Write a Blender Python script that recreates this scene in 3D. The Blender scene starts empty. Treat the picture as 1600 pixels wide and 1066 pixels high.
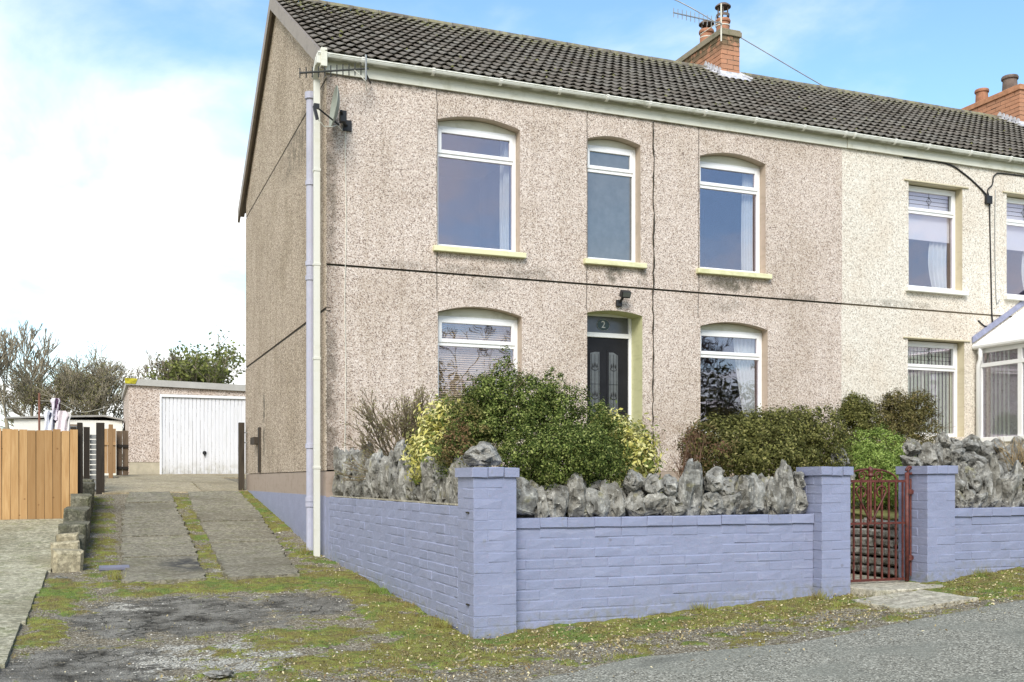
import bpy, bmesh, math, random
import numpy as np
from mathutils import Vector, Matrix
R = math.radians
scene = bpy.context.scene
col = scene.collection
rng = np.random.default_rng(7)
random.seed(7)

# ------------------------------------------------------------------ camera
cam_d = bpy.data.cameras.new("camera"); cam = bpy.data.objects.new("camera", cam_d); col.objects.link(cam)
scene.camera = cam
cam.location = (-2.821, -7.918, 1.287)
cam.rotation_euler = (R(90), 0, -R(21.7166))
cam_d.sensor_width = 36; cam_d.lens = 36.72; cam_d.shift_y = 0.1356
cam_d.clip_start = 0.05; cam_d.clip_end = 2000

# ------------------------------------------------------------------ world, sun, exposure
SUN_EL, SUN_ROT = R(42), R(207)
w = bpy.data.worlds.new("World"); scene.world = w; w.use_nodes = True
wn = w.node_tree; wn.nodes.clear()
def W(t): return wn.nodes.new(t)
out = W('ShaderNodeOutputWorld'); bg = W('ShaderNodeBackground'); bg.inputs[1].default_value = 0.13
sky = W('ShaderNodeTexSky'); sky.sky_type = 'NISHITA'; sky.sun_disc = False
sky.sun_elevation = SUN_EL; sky.sun_rotation = SUN_ROT; sky.air_density = 1.0; sky.dust_density = 0.6; sky.ozone_density = 1.6
tc = W('ShaderNodeTexCoord'); sep = W('ShaderNodeSeparateXYZ'); wn.links.new(tc.outputs['Generated'], sep.inputs[0])
def wm(op, a, b=None, c=None, clamp=False):
    n = W('ShaderNodeMath'); n.operation = op; n.use_clamp = clamp
    for i, v in enumerate((a, b, c)):
        if v is None: continue
        if isinstance(v, (int, float)): n.inputs[i].default_value = v
        else: wn.links.new(v, n.inputs[i])
    return n.outputs[0]
zc = wm('MAXIMUM', sep.outputs[2], 0.0)
den = wm('ADD', zc, 0.16)
cv = W('ShaderNodeCombineXYZ'); wn.links.new(wm('DIVIDE', sep.outputs[0], den), cv.inputs[0]); wn.links.new(wm('DIVIDE', sep.outputs[1], den), cv.inputs[1])
def wnoise(scale, detail, rough, dist, loc):
    mp = W('ShaderNodeMapping'); mp.inputs['Location'].default_value = loc; mp.inputs['Scale'].default_value = (1, 0.8, 1)
    wn.links.new(cv.outputs[0], mp.inputs[0])
    n = W('ShaderNodeTexNoise'); n.inputs['Scale'].default_value = scale; n.inputs['Detail'].default_value = detail
    n.inputs['Roughness'].default_value = rough; n.inputs['Distortion'].default_value = dist
    wn.links.new(mp.outputs[0], n.inputs['Vector']); return n.outputs[0]
n1 = wnoise(1.5, 9, 0.55, 0.35, (3.1, 1.7, 0)); n2 = wnoise(0.55, 3, 0.5, 0.2, (0.4, 7.3, 0))
cover = wm('SUBTRACT', 0.20, wm('MULTIPLY', zc, 0.42))            # thicker towards the horizon
cover = wm('SUBTRACT', cover, wm('MULTIPLY', sep.outputs[0], 0.20))  # and towards the west
cl = wm('ADD', wm('MULTIPLY', n1, 0.75), wm('ADD', wm('MULTIPLY', n2, 0.45), cover))
mr = W('ShaderNodeMapRange'); mr.interpolation_type = 'SMOOTHSTEP'
wn.links.new(cl, mr.inputs['Value']); mr.inputs['From Min'].default_value = 0.50; mr.inputs['From Max'].default_value = 0.80
mx = W('ShaderNodeMix'); mx.data_type = 'RGBA'
tint = W('ShaderNodeMix'); tint.data_type = 'RGBA'; tint.blend_type = 'MULTIPLY'; tint.inputs[0].default_value = 1.0
wn.links.new(sky.outputs[0], tint.inputs[6]); tint.inputs[7].default_value = (1.0, 1.17, 1.17, 1)
wn.links.new(mr.outputs[0], mx.inputs[0]); wn.links.new(tint.outputs[2], mx.inputs[6]); mx.inputs[7].default_value = (6.25, 6.3, 6.2, 1)
wn.links.new(mx.outputs[2], bg.inputs[0]); wn.links.new(bg.outputs[0], out.inputs[0])

sl = bpy.data.lights.new("sun", 'SUN'); sl.energy = 2.3; sl.angle = R(28); sl.color = (1, 0.945, 0.86)
so = bpy.data.objects.new("sun", sl); col.objects.link(so)
sd = Vector((math.sin(SUN_ROT)*math.cos(SUN_EL), math.cos(SUN_ROT)*math.cos(SUN_EL), math.sin(SUN_EL)))
so.rotation_euler = sd.to_track_quat('Z', 'Y').to_euler(); so.location = (0, -10, 20)
vs = scene.view_settings; vs.view_transform = 'Standard'; vs.look = 'None'; vs.gamma = 1; vs.use_curve_mapping = False
vs.exposure = 0.85
scene.render.engine = 'CYCLES'

# ------------------------------------------------------------------ materials
class Mt:
    def __init__(s, name, rough=0.8, spec=0.3):
        s.m = bpy.data.materials.new(name); s.m.use_nodes = True; s.t = s.m.node_tree
        s.b = s.t.nodes['Principled BSDF']; s.b.inputs['Roughness'].default_value = rough
        s.b.inputs['Specular IOR Level'].default_value = spec
        g = s.t.nodes.new('ShaderNodeNewGeometry'); s.P = g.outputs['Position']; s.isl = g.outputs['Random Per Island']; s.N = g.outputs['Normal']
        o = s.t.nodes.new('ShaderNodeObjectInfo'); s.rnd = o.outputs['Random']
        s.xyz = None
    def put(s, sock, v):
        if v is None: return
        if hasattr(v, 'is_output'): s.t.links.new(v, sock)
        elif isinstance(v, (int, float)): sock.default_value = v
        else: sock.default_value = tuple(v) if len(v) == len(sock.default_value) else tuple(v)+(1,)
    def noise(s, scale, detail=4, rough=0.55, vec=None, dist=0.0, stretch=None):
        n = s.t.nodes.new('ShaderNodeTexNoise'); n.inputs['Scale'].default_value = scale; n.inputs['Detail'].default_value = detail
        n.inputs['Roughness'].default_value = rough; n.inputs['Distortion'].default_value = dist
        v = vec or s.P
        if stretch:
            mp = s.t.nodes.new('ShaderNodeMapping'); mp.inputs['Scale'].default_value = stretch; s.t.links.new(v, mp.inputs[0]); v = mp.outputs[0]
        s.t.links.new(v, n.inputs['Vector']); return n.outputs[0]
    def voro(s, scale, feature='F1', vec=None, rand=1.0):
        n = s.t.nodes.new('ShaderNodeTexVoronoi'); n.feature = feature; n.inputs['Scale'].default_value = scale; n.inputs['Randomness'].default_value = rand
        s.t.links.new(vec or s.P, n.inputs['Vector'])
        return n.outputs['Distance'], n.outputs.get('Color') if feature != 'DISTANCE_TO_EDGE' else None
    def comp(s, v, i=0):
        n = s.t.nodes.new('ShaderNodeSeparateColor'); s.t.links.new(v, n.inputs[0]); return n.outputs[i]
    def pos(s, i):
        if not s.xyz:
            n = s.t.nodes.new('ShaderNodeSeparateXYZ'); s.t.links.new(s.P, n.inputs[0]); s.xyz = n.outputs
        return s.xyz[i]
    def math(s, op, a, b=None, c=None, clamp=False):
        n = s.t.nodes.new('ShaderNodeMath'); n.operation = op; n.use_clamp = clamp
        for i, v in enumerate((a, b, c)): s.put(n.inputs[i], v)
        return n.outputs[0]
    def ramp(s, fac, stops, interp='LINEAR'):
        n = s.t.nodes.new('ShaderNodeValToRGB'); e = n.color_ramp.elements; n.color_ramp.interpolation = interp
        while len(e) < len(stops): e.new(0.5)
        for el, (p, c) in zip(e, stops):
            el.position = p; el.color = tuple(c)+(1,) if not isinstance(c, (int, float)) else (c, c, c, 1)
        s.t.links.new(fac, n.inputs[0]); return n.outputs[0]
    def mix(s, f, a, b, mode='MIX'):
        n = s.t.nodes.new('ShaderNodeMix'); n.data_type = 'RGBA'; n.blend_type = mode
        s.put(n.inputs[0], f); s.put(n.inputs[6], a); s.put(n.inputs[7], b); return n.outputs[2]
    def smooth(s, v, a, b):
        n = s.t.nodes.new('ShaderNodeMapRange'); n.interpolation_type = 'SMOOTHSTEP'; s.put(n.inputs[0], v)
        n.inputs[1].default_value = a; n.inputs[2].default_value = b; return n.outputs[0]
    def spot(s, cx, cz, rx, rz, ax=0, az=2):
        a = s.math('DIVIDE', s.math('SUBTRACT', s.pos(ax), cx), rx); b = s.math('DIVIDE', s.math('SUBTRACT', s.pos(az), cz), rz)
        d = s.math('ADD', s.math('MULTIPLY', a, a), s.math('MULTIPLY', b, b))
        return s.smooth(d, 1.0, 0.0)
    def color(s, v): s.put(s.b.inputs['Base Color'], v); return s
    def bump(s, h, strength=0.5, dist=0.01):
        n = s.t.nodes.new('ShaderNodeBump'); n.inputs['Strength'].default_value = strength; n.inputs['Distance'].default_value = dist
        s.t.links.new(h, n.inputs['Height']); s.t.links.new(n.outputs[0], s.b.inputs['Normal']); return s
    def attr(s, name):
        n = s.t.nodes.new('ShaderNodeAttribute'); n.attribute_name = name; return n.outputs['Color']

def simple(name, c, rough=0.6, var=0.12, scale=6, bump=0.15, spec=0.3, metal=0, fine=60):
    m = Mt(name, rough, spec); n = m.noise(scale, 5); f = m.noise(fine, 3)
    k = m.math('ADD', m.math('MULTIPLY', n, 0.7), m.math('MULTIPLY', f, 0.3))
    lo = tuple(x*(1-var*1.6) for x in c); hi = tuple(min(1, x*(1+var)) for x in c)
    m.color(m.ramp(k, [(0.3, lo), (0.7, hi)])); m.b.inputs['Metallic'].default_value = metal
    if bump: m.bump(f, bump, 0.003)
    return m.m

def pebbledash(name, stops, grime, spots=(), joints=(), scale=46, streak=0.25, lowz=None, corner=None, bd=.008, speck=.16):
    m = Mt(name, 0.9, 0.15)
    d, c = m.voro(scale); r = m.comp(c, 0)
    base = m.ramp(r, stops)
    d2, c2 = m.voro(scale*0.74); k_ = m.math('MULTIPLY', m.math('LESS_THAN', m.comp(c2, 1), speck), m.smooth(d2, .62, .38))
    base = m.mix(k_, base, tuple((x+y)/2 for x, y in zip(stops[0][1], stops[1][1])))
    big = m.noise(0.9, 5, 0.6); med = m.noise(5, 4, 0.6)
    base = m.mix(m.math('MULTIPLY', m.smooth(big, 0.42, 0.7), 0.35), base, grime, 'MULTIPLY')
    st = m.noise(1.0, 5, 0.6, stretch=(7, 7, 0.45))
    base = m.mix(m.math('MULTIPLY', m.smooth(st, 0.5, 0.72), streak), base, grime, 'MULTIPLY')
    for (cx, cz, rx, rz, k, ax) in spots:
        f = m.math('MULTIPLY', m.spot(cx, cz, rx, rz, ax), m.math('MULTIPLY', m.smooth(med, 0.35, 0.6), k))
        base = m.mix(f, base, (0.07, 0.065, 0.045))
    wob = m.math('MULTIPLY', m.math('SUBTRACT', m.noise(3.5, 3), 0.5), 0.05)
    for (x, z0, z1) in joints:
        a = m.math('ABSOLUTE', m.math('SUBTRACT', m.math('ADD', m.pos(0), wob), x))
        f = m.smooth(a, 0.013, 0.004)
        f = m.math('MULTIPLY', f, m.math('MULTIPLY', m.math('GREATER_THAN', m.pos(2), z0), m.math('LESS_THAN', m.pos(2), z1)))
        base = m.mix(m.math('MULTIPLY', f, 0.7), base, (0.06, 0.05, 0.04))
    if lowz:
        f = m.math('MULTIPLY', m.smooth(m.pos(2), lowz-.3, lowz-1.3), m.smooth(med, 0.4, 0.65))
        base = m.mix(m.math('MULTIPLY', f, 0.35), base, (0.33, 0.22, 0.11), 'MULTIPLY')
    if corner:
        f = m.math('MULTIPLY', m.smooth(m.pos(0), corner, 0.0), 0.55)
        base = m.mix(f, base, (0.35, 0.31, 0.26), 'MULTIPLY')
    m.color(base)
    m.bump(d, 0.5, bd)
    return m.m

DASH = [(0.0, (0.12, 0.09, 0.075)), (0.06, (0.26, 0.20, 0.17)), (0.14, (0.42, 0.34, 0.285)), (0.40, (0.535, 0.447, 0.385)), (0.75, (0.615, 0.53, 0.47)), (1.0, (0.77, 0.70, 0.645))]
DASHG = [(0.0, (0.08, 0.062, 0.047)), (0.12, (0.20, 0.16, 0.12)), (0.3, (0.385, 0.31, 0.24)), (0.6, (0.50, 0.41, 0.325)), (1.0, (0.74, 0.65, 0.52))]
DASHN = [(0.0, (0.24, 0.21, 0.17)), (0.06, (0.42, 0.37, 0.31)), (0.15, (0.57, 0.51, 0.44)), (0.6, (0.66, 0.61, 0.53)), (1.0, (0.78, 0.75, 0.68))]
joints = [(1.525, 3.75, 6.7), (3.80, 3.75, 6.7), (5.68, 3.75, 6.7)]
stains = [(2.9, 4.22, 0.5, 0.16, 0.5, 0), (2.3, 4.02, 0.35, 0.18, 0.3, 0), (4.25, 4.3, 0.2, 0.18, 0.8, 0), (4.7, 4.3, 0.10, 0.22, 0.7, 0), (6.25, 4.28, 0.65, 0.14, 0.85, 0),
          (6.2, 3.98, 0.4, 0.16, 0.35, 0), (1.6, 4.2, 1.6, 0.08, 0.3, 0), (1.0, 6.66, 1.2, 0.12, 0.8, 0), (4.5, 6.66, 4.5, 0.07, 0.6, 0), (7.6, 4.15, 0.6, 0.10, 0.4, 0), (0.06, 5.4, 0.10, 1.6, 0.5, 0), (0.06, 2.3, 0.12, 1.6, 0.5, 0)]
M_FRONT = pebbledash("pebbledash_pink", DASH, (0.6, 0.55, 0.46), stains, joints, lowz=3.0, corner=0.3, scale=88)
M_GABLE = pebbledash("pebbledash_tan", DASHG, (0.5, 0.47, 0.38), [(11.2, 2.3, 0.16, 0.8, 1.1, 1), (7.5, 6.3, 2.5, 0.5, 0.5, 1)], streak=0.45, scale=76, speck=.26)
M_NEIGH = pebbledash("pebbledash_cream", DASHN, (0.82, 0.7, 0.6), [(9.4, 4.2, 1.2, 0.08, 0.4, 0)], streak=0.10, scale=76, speck=.08)
M_GAR = pebbledash("pebbledash_garage", DASH, (0.6, 0.5, 0.4), scale=56)

def lavender(name, c, moss=True):
    m = Mt(name, 0.55, 0.35)
    n = m.noise(3.0, 6, 0.6); f = m.noise(90, 4, 0.6); g2 = m.noise(16, 4, 0.6)
    base = m.ramp(n, [(0.3, tuple(x*0.88 for x in c)), (0.55, c), (0.75, tuple(min(1, x*1.1) for x in c))])
    base = m.mix(m.math('MULTIPLY', m.rnd, 0.35), base, (c[0]*0.86, c[1]*0.92, c[2]*0.97))
    base = m.mix(m.math('MULTIPLY', m.smooth(m.noise(38, 5, 0.7), 0.5, 0.7), 0.5), base, (c[0]*1.18, c[1]*1.0, c[2]*1.0))
    base = m.mix(m.math('MULTIPLY', m.smooth(m.noise(45, 5, 0.7, dist=.5), 0.52, 0.7), 0.4), base, (c[0]*.75, c[1]*0.85, c[2]*.92))
    if moss:
        zz = m.math('SUBTRACT', m.pos(2), m.math('MULTIPLY', m.math('MAXIMUM', m.pos(0), 0.0), .062)); zz = m.math('SUBTRACT', zz, m.math('MULTIPLY', m.math('MAXIMUM', m.pos(1), 0.0), .05))
        base = m.mix(m.math('MULTIPLY', m.smooth(zz, .20, .0), m.math('MULTIPLY', m.smooth(g2, .4, .62), .55)), base, (.20, .20, .15))
        hs = m.noise(10, 4, .6, stretch=(.5, .5, 3)); base = m.mix(m.math('MULTIPLY', m.smooth(hs, .55, .7), .4), base, (c[0]*1.3, c[1]*1.28, c[2]*1.2))
    if moss:
        cd, cc = m.voro(5.5); chip = m.math('MULTIPLY', m.math('LESS_THAN', m.comp(cc, 0), .12), m.smooth(m.math('ADD', cd, m.math('MULTIPLY', m.noise(40, 3), .12)), .16, .13)); base = m.mix(m.math('MULTIPLY', chip, .45), base, (.13, .12, .12))
    low = m.math('MULTIPLY', m.smooth(g2, 0.60, 0.72), 0.35)
    base = m.mix(low, base, (0.20, 0.20, 0.17)) if moss else base
    m.color(base); m.bump(m.math('ADD', m.math('MULTIPLY', f, 0.5), g2), 0.55, 0.008)
    return m.m
LAV = (0.250, 0.272, 0.385)
M_LAV = lavender("lavender_masonry_paint", LAV)
M_LAVP = lavender("lavender_pipe_paint", (0.40, 0.41, 0.50), False)
M_WHITE = simple("white_upvc", (0.80, 0.80, 0.80), 0.35, 0.03, 3, 0.03, 0.5)
def dirtywhite(name, c, dirt, amt, zg=None):
    m = Mt(name, 0.5, 0.4); n = m.noise(4, 6, 0.65); s = m.noise(2, 4, 0.6, stretch=(2, 2, 9))
    base = m.mix(m.math('MULTIPLY', m.smooth(n, 0.5, 0.72), amt), c, dirt)
    base = m.mix(m.math('MULTIPLY', m.smooth(s, 0.5, 0.7), amt*0.6), base, dirt)
    if zg: base = m.mix(m.math('MULTIPLY', m.smooth(m.pos(2), zg, zg-.02), m.math('MULTIPLY_ADD', m.smooth(m.noise(6, 4, .6), .35, .6), .4, .45)), base, (.10, .10, .05))  # gutter underside darkened in colour: grime plus the shadow beneath it
    m.color(base); m.bump(m.noise(50, 3), 0.1, 0.003); return m.m
M_FASC = dirtywhite("cream_fascia", (0.64, 0.63, 0.54), (0.38, 0.36, 0.24), 0.45)
M_GUTT = dirtywhite("white_gutter_algae_shade", (0.76, 0.76, 0.70), (0.28, 0.28, 0.15), 0.5, 6.80)
M_SILL = dirtywhite("cream_sill_paint", (0.68, 0.66, 0.42), (0.42, 0.40, 0.18), 0.6)
M_SILLW = dirtywhite("white_sill_paint", (0.76, 0.75, 0.70), (0.5, 0.48, 0.40), 0.3)
M_PIPEW = dirtywhite("cream_downpipe", (0.60, 0.60, 0.54), (0.5, 0.5, 0.38), 0.3)
M_REV = dirtywhite("tan_smooth_render", (0.47, 0.38, 0.30), (0.30, 0.25, 0.18), 0.5)
M_REVY = dirtywhite("cream_yellow_reveal", (0.62, 0.61, 0.36), (0.42, 0.42, 0.2), 0.5)
M_REVN = dirtywhite("cream_render_reveal", (0.55, 0.49, 0.34), (0.40, 0.34, 0.22), 0.5)
M_PLINTH = dirtywhite("brown_plinth_render", (0.33, 0.26, 0.21), (0.22, 0.17, 0.12), 0.7)
M_JOINT = simple("dark_joint_moss_shade", (0.045, 0.04, 0.03), 0.95, 0.4, 20)
M_INT = simple("interior_plaster", (0.20, 0.20, 0.24), 0.9, 0.1, 2, 0)
M_BARGE = dirtywhite("weathered_bargeboard", (0.24, 0.20, 0.16), (0.13, 0.11, 0.09), 0.6)
M_BLACK = simple("black_plastic", (0.02, 0.02, 0.022), 0.45, 0.2)
M_GREY = simple("grey_metal", (0.30, 0.31, 0.31), 0.45, 0.15, metal=0.3)
M_LEAD = simple("lead_flashing", (0.55, 0.55, 0.58), 0.5, 0.3, 12)
M_CABW = simple("white_cable", (0.62, 0.60, 0.52), 0.5, 0.1)
M_DOOR = simple("black_door_paint", (0.014, 0.014, 0.017), 0.5, 0.2, spec=0.2)
def mat_tile():
    m = Mt("grey_concrete_tile", 0.9, 0.15)
    n = m.noise(7, 6, 0.65); b = m.noise(0.8, 4)
    base = m.ramp(n, [(0.25, (0.075, 0.068, 0.058)), (0.5, (0.16, 0.148, 0.128)), (0.72, (0.28, 0.262, 0.225))])
    base = m.mix(m.math('MULTIPLY', m.rnd, 0.55), base, (0.13, 0.105, 0.085))
    base = m.mix(m.math('MULTIPLY', m.smooth(m.noise(14, 5, 0.7), 0.60, 0.70), 0.6), base, (0.32, 0.30, 0.19)); base = m.mix(m.math('MULTIPLY', m.smooth(b, 0.48, 0.62), 0.35), base, (0.10, 0.085, 0.065))
    lich = m.math('MULTIPLY', m.smooth(m.pos(2), 8.7, 9.5), m.smooth(m.noise(11, 4), 0.42, 0.6))
    base = m.mix(m.math('MULTIPLY', lich, 0.6), base, (0.28, 0.26, 0.14))
    m.color(base); m.bump(m.noise(60, 4), 0.4, 0.006); return m.m
M_TILE = mat_tile()
def mat_brick(name, c):
    m = Mt(name, 0.85, 0.2); n = m.noise(9, 5, 0.6)
    base = m.mix(n, tuple(x*0.72 for x in c), tuple(min(1, x*1.15) for x in c))
    base = m.mix(m.math('MULTIPLY', m.rnd, 0.5), base, (c[0]*0.68, c[1]*0.75, c[2]*0.8))
    f = m.math('MULTIPLY', m.smooth(m.pos(2), 9.50, 9.80), m.math('MULTIPLY', m.smooth(m.noise(6, 4), 0.38, 0.52), m.smooth(m.pos(0), 12, 11)))
    base = m.mix(m.math('MULTIPLY', f, 0.85), base, (0.10, 0.095, 0.055))
    m.color(base); m.bump(m.noise(70, 3), 0.3, 0.004); return m.m
M_BRICK = mat_brick("orange_brick", (0.50, 0.25, 0.15))
M_MORT = simple("grey_mortar", (0.10, 0.088, 0.07), 0.95, 0.25, 20)
M_POT = simple("terracotta_pot", (0.36, 0.17, 0.10), 0.8, 0.3, 8)
M_POTD = simple("sooty_pot", (0.16, 0.12, 0.10), 0.8, 0.3, 8)
M_CORN = dirtywhite("mossy_cornice", (0.24, 0.20, 0.13), (0.10, 0.11, 0.04), 0.8)
M_CORN2 = simple("orange_cornice", (0.46, 0.23, 0.13), 0.85, 0.25, 9)
def mat_stone():
    m = Mt("lichened_limestone", 0.92, 0.15)
    n = m.noise(9, 8, 0.65); v = m.noise(26, 5, 0.6)
    base = m.ramp(n, [(0.32, (0.05, 0.048, 0.043)), (0.44, (0.15, 0.147, 0.135)), (0.56, (0.26, 0.255, 0.235)), (0.72, (0.44, 0.43, 0.39))])
    base = m.mix(m.math('MULTIPLY', m.rnd, 0.35), base, (0.17, 0.15, 0.11), 'MIX'); w5 = m.noise(7, 6, .7, stretch=(1.6, 1.6, .5), dist=.8); base = m.mix(m.math('MULTIPLY', m.smooth(w5, .54, .64), .5), base, (.50, .49, .45)); base = m.mix(m.math('MULTIPLY', m.smooth(w5, .44, .36), .7), base, (.045, .042, .035))
    base = m.mix(m.math('MULTIPLY', m.smooth(v, 0.60, 0.68), 0.7), base, (0.52, 0.51, 0.45))
    base = m.mix(m.math('MULTIPLY', m.smooth(m.noise(6, 4, 0.6), 0.58, 0.7), 0.45), base, (0.24, 0.22, 0.09))
    base = m.mix(m.smooth(m.noise(4.3, 3, 0.5), 0.74, 0.80), base, (0.60, 0.34, 0.05))
    m.color(base); m.bump(m.math('ADD', n, m.math('MULTIPLY', v, 0.4)), 0.9, 0.03); return m.m
M_STONE = mat_stone()
def mat_conc(name, a, b, moss, mossamt, dark=None):
    m = Mt(name, 0.92, 0.15); n = m.noise(2.2, 7, 0.65); f = m.noise(70, 4, 0.7); s = m.noise(5, 6, 0.6)
    base = m.ramp(n, [(0.3, a), (0.7, b)])
    base = m.mix(m.math('MULTIPLY', m.smooth(s, 0.48, 0.68), mossamt), base, moss)
    base = m.mix(m.smooth(f, 0.56, 0.7), base, tuple(min(1, x*1.7) for x in b))
    base = m.mix(m.math('MULTIPLY', m.smooth(f, 0.46, 0.33), 0.7), base, tuple(x*0.4 for x in a))
    q1, q2 = m.noise(17, 5, .75), m.noise(1.3, 4, .6); base = m.mix(m.math('MULTIPLY', m.rnd, .45), base, tuple(x*.62 for x in a)); vd, vc = m.voro(30); base = m.mix(.3, base, m.ramp(m.comp(vc, 0), [(0, tuple(x*.3 for x in a)), (.5, a), (1, tuple(min(1, x*1.8) for x in b))]))
    base = m.mix(m.math('MULTIPLY', m.smooth(q1, .52, .66), .55), base, tuple(x*.45 for x in a)); base = m.mix(m.math('MULTIPLY', m.smooth(q1, .46, .36), .5), base, tuple(min(1, x*1.35) for x in b))
    base = m.mix(m.math('MULTIPLY', m.smooth(q2, .5, .66), .5), base, (a[0]*.75, a[1]*.72, a[2]*.66))
    if dark:
        for (x, y, rx, ry) in dark: base = m.mix(m.math('MULTIPLY', m.spot(x, y, rx, ry, 0, 1), m.smooth(s, 0.35, 0.55)), base, (0.06, 0.058, 0.055))
    m.color(base); m.bump(m.math('ADD', f, m.math('ADD', n, m.math('MULTIPLY', q1, 1.5))), 0.7, 0.012); return m.m
M_TRACK = mat_conc("driveway_concrete", (0.17, 0.155, 0.115), (0.30, 0.275, 0.21), (0.16, 0.17, 0.065), 0.75, [(-1.75, 5.4, 0.45, 0.9)])
M_APRON = mat_conc("pale_apron_concrete", (0.28, 0.235, 0.155), (0.42, 0.36, 0.25), (0.24, 0.22, 0.08), 0.6)
M_LDRIVE = mat_conc("green_stained_concrete", (0.25, 0.235, 0.16), (0.48, 0.45, 0.335), (0.17, 0.19, 0.065), 0.85)
M_STEP = mat_conc("cream_concrete", (0.34, 0.31, 0.24), (0.52, 0.48, 0.38), (0.26, 0.27, 0.13), 0.35)
M_BLOCK = mat_conc("mossy_block", (0.09, 0.088, 0.065), (0.22, 0.205, 0.15), (0.10, 0.11, 0.04), 0.7)
M_BLOCKP = mat_conc("pale_block", (0.30, 0.26, 0.17), (0.44, 0.39, 0.27), (0.2, 0.19, 0.1), 0.4)
def mat_road():
    m = Mt("worn_asphalt", 0.9, 0.1); d, c = m.voro(95); r = m.comp(c, 0)
    base = m.ramp(r, [(0, (0.08, 0.077, 0.062)), (0.45, (0.20, 0.192, 0.155)), (0.8, (0.31, 0.298, 0.245)), (1, (0.52, 0.50, 0.42))])
    n = m.noise(1.6, 5, 0.6); base = m.mix(m.math('MULTIPLY', m.smooth(n, 0.42, 0.64), 0.6), base, (0.2, 0.2, 0.165))
    n3 = m.noise(1.1, 4, 0.6, stretch=(0.5, 2.2, 1)); base = m.mix(m.math('MULTIPLY', m.smooth(n3, 0.60, 0.70), 0.5), base, (0.07, 0.07, 0.06))
    m.color(base); m.bump(m.math('SUBTRACT', 1.0, d), 0.5, 0.008); return m.m
M_ROAD = mat_road()
def mat_ground():
    m = Mt("driveway_earth", 0.95, 0.04); A = m.attr("mask"); B = m.attr("mask2")
    gr, gv, tm = m.comp(A, 0), m.comp(A, 1), m.comp(A, 2); dl = m.comp(B, 0)
    n = m.noise(3.2, 7, 0.65); n5 = m.noise(14, 6, 0.7); f = m.noise(60, 4, 0.7); d, c = m.voro(75); r = m.comp(c, 0)
    peb = m.ramp(r, [(0, (0.07, 0.06, 0.045)), (0.4, (0.22, 0.19, 0.14)), (0.75, (0.36, 0.32, 0.245)), (1, (0.66, 0.62, 0.52))])
    base = m.mix(0.4, peb, m.ramp(n, [(0.3, (0.15, 0.12, 0.075)), (0.7, (0.30, 0.255, 0.165))]))
    def msk(a, lo, hi, k=0.8): return m.smooth(m.math('ADD', a, m.math('MULTIPLY', m.math('SUBTRACT', m.math('ADD', m.math('MULTIPLY', n, 0.5), m.math('MULTIPLY', n5, 0.5)), 0.5), k*3)), lo, hi)
    tar = m.ramp(n, [(0.36, (0.045, 0.042, 0.036)), (0.46, (0.15, 0.14, 0.12)), (0.62, (0.27, 0.255, 0.22))])
    tar = m.mix(m.math('MULTIPLY', m.smooth(f, 0.6, 0.7), 0.6), tar, (0.26, 0.25, 0.23))
    dv = m.t.nodes.new('ShaderNodeTexVoronoi'); dv.feature = 'DISTANCE_TO_EDGE'; dv.inputs['Scale'].default_value = 6.5
    mxv = m.t.nodes.new('ShaderNodeMix'); mxv.data_type = 'VECTOR'; mxv.inputs[0].default_value = 0.22
    nn = m.t.nodes.new('ShaderNodeTexNoise'); nn.inputs['Scale'].default_value = 5; m.t.links.new(m.P, nn.inputs['Vector'])
    m.t.links.new(m.P, mxv.inputs[4]); m.t.links.new(nn.outputs['Color'], mxv.inputs[5]); m.t.links.new(mxv.outputs[1], dv.inputs['Vector'])
    crack = m.math('MULTIPLY', m.smooth(dv.outputs['Distance'], 0.045, 0.012), m.math('MULTIPLY', m.smooth(m.noise(1.7, 4), 0.44, 0.56), .85))
    tar = m.mix(crack, tar, (0.02, 0.02, 0.017))
    base = m.mix(msk(tm, 0.45, 0.6), base, tar)
    white = m.ramp(r, [(0, (0.12, 0.11, 0.09)), (0.35, (0.32, 0.30, 0.25)), (1, (0.72, 0.69, 0.60))])
    base = m.mix(msk(gv, 0.45, 0.62), base, white)
    grass = m.ramp(m.noise(7, 6, 0.75), [(0.34, (0.15, 0.115, 0.055)), (0.47, (0.25, 0.22, 0.07)), (0.55, (0.30, 0.30, 0.07)), (0.68, (0.30, 0.38, 0.085))]); grass = m.mix(m.math('MULTIPLY', m.smooth(m.noise(3.1, 5, .7), 0.48, 0.64), 0.6), grass, (0.22, 0.155, 0.07))
    grass = m.mix(m.math('MULTIPLY', m.smooth(m.noise(1.9, 5, .7), .50, .62), .7), grass, (0.13, 0.24, 0.05)); grass = m.mix(m.math('MULTIPLY', f, 0.35), grass, (0.06, 0.07, 0.02))
    base = m.mix(msk(gr, 0.45, 0.6), base, grass)
    base = m.mix(m.math('MULTIPLY', m.smooth(d, 0.35, 0.7), 0.35), base, (0.03, 0.028, 0.022))
    q1 = m.noise(22, 5, .8); base = m.mix(m.math('MULTIPLY', m.smooth(q1, .53, .64), .6), base, (.03, .027, .018)); base = m.mix(m.math('MULTIPLY', m.smooth(q1, .44, .35), .35), base, (.34, .31, .24))
    m.color(base); m.bump(m.math('ADD', m.math('MULTIPLY', n5, 1.2), m.math('SUBTRACT', 1.0, d)), 0.6, 0.02); return m.m
M_GROUND = mat_ground()
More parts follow.
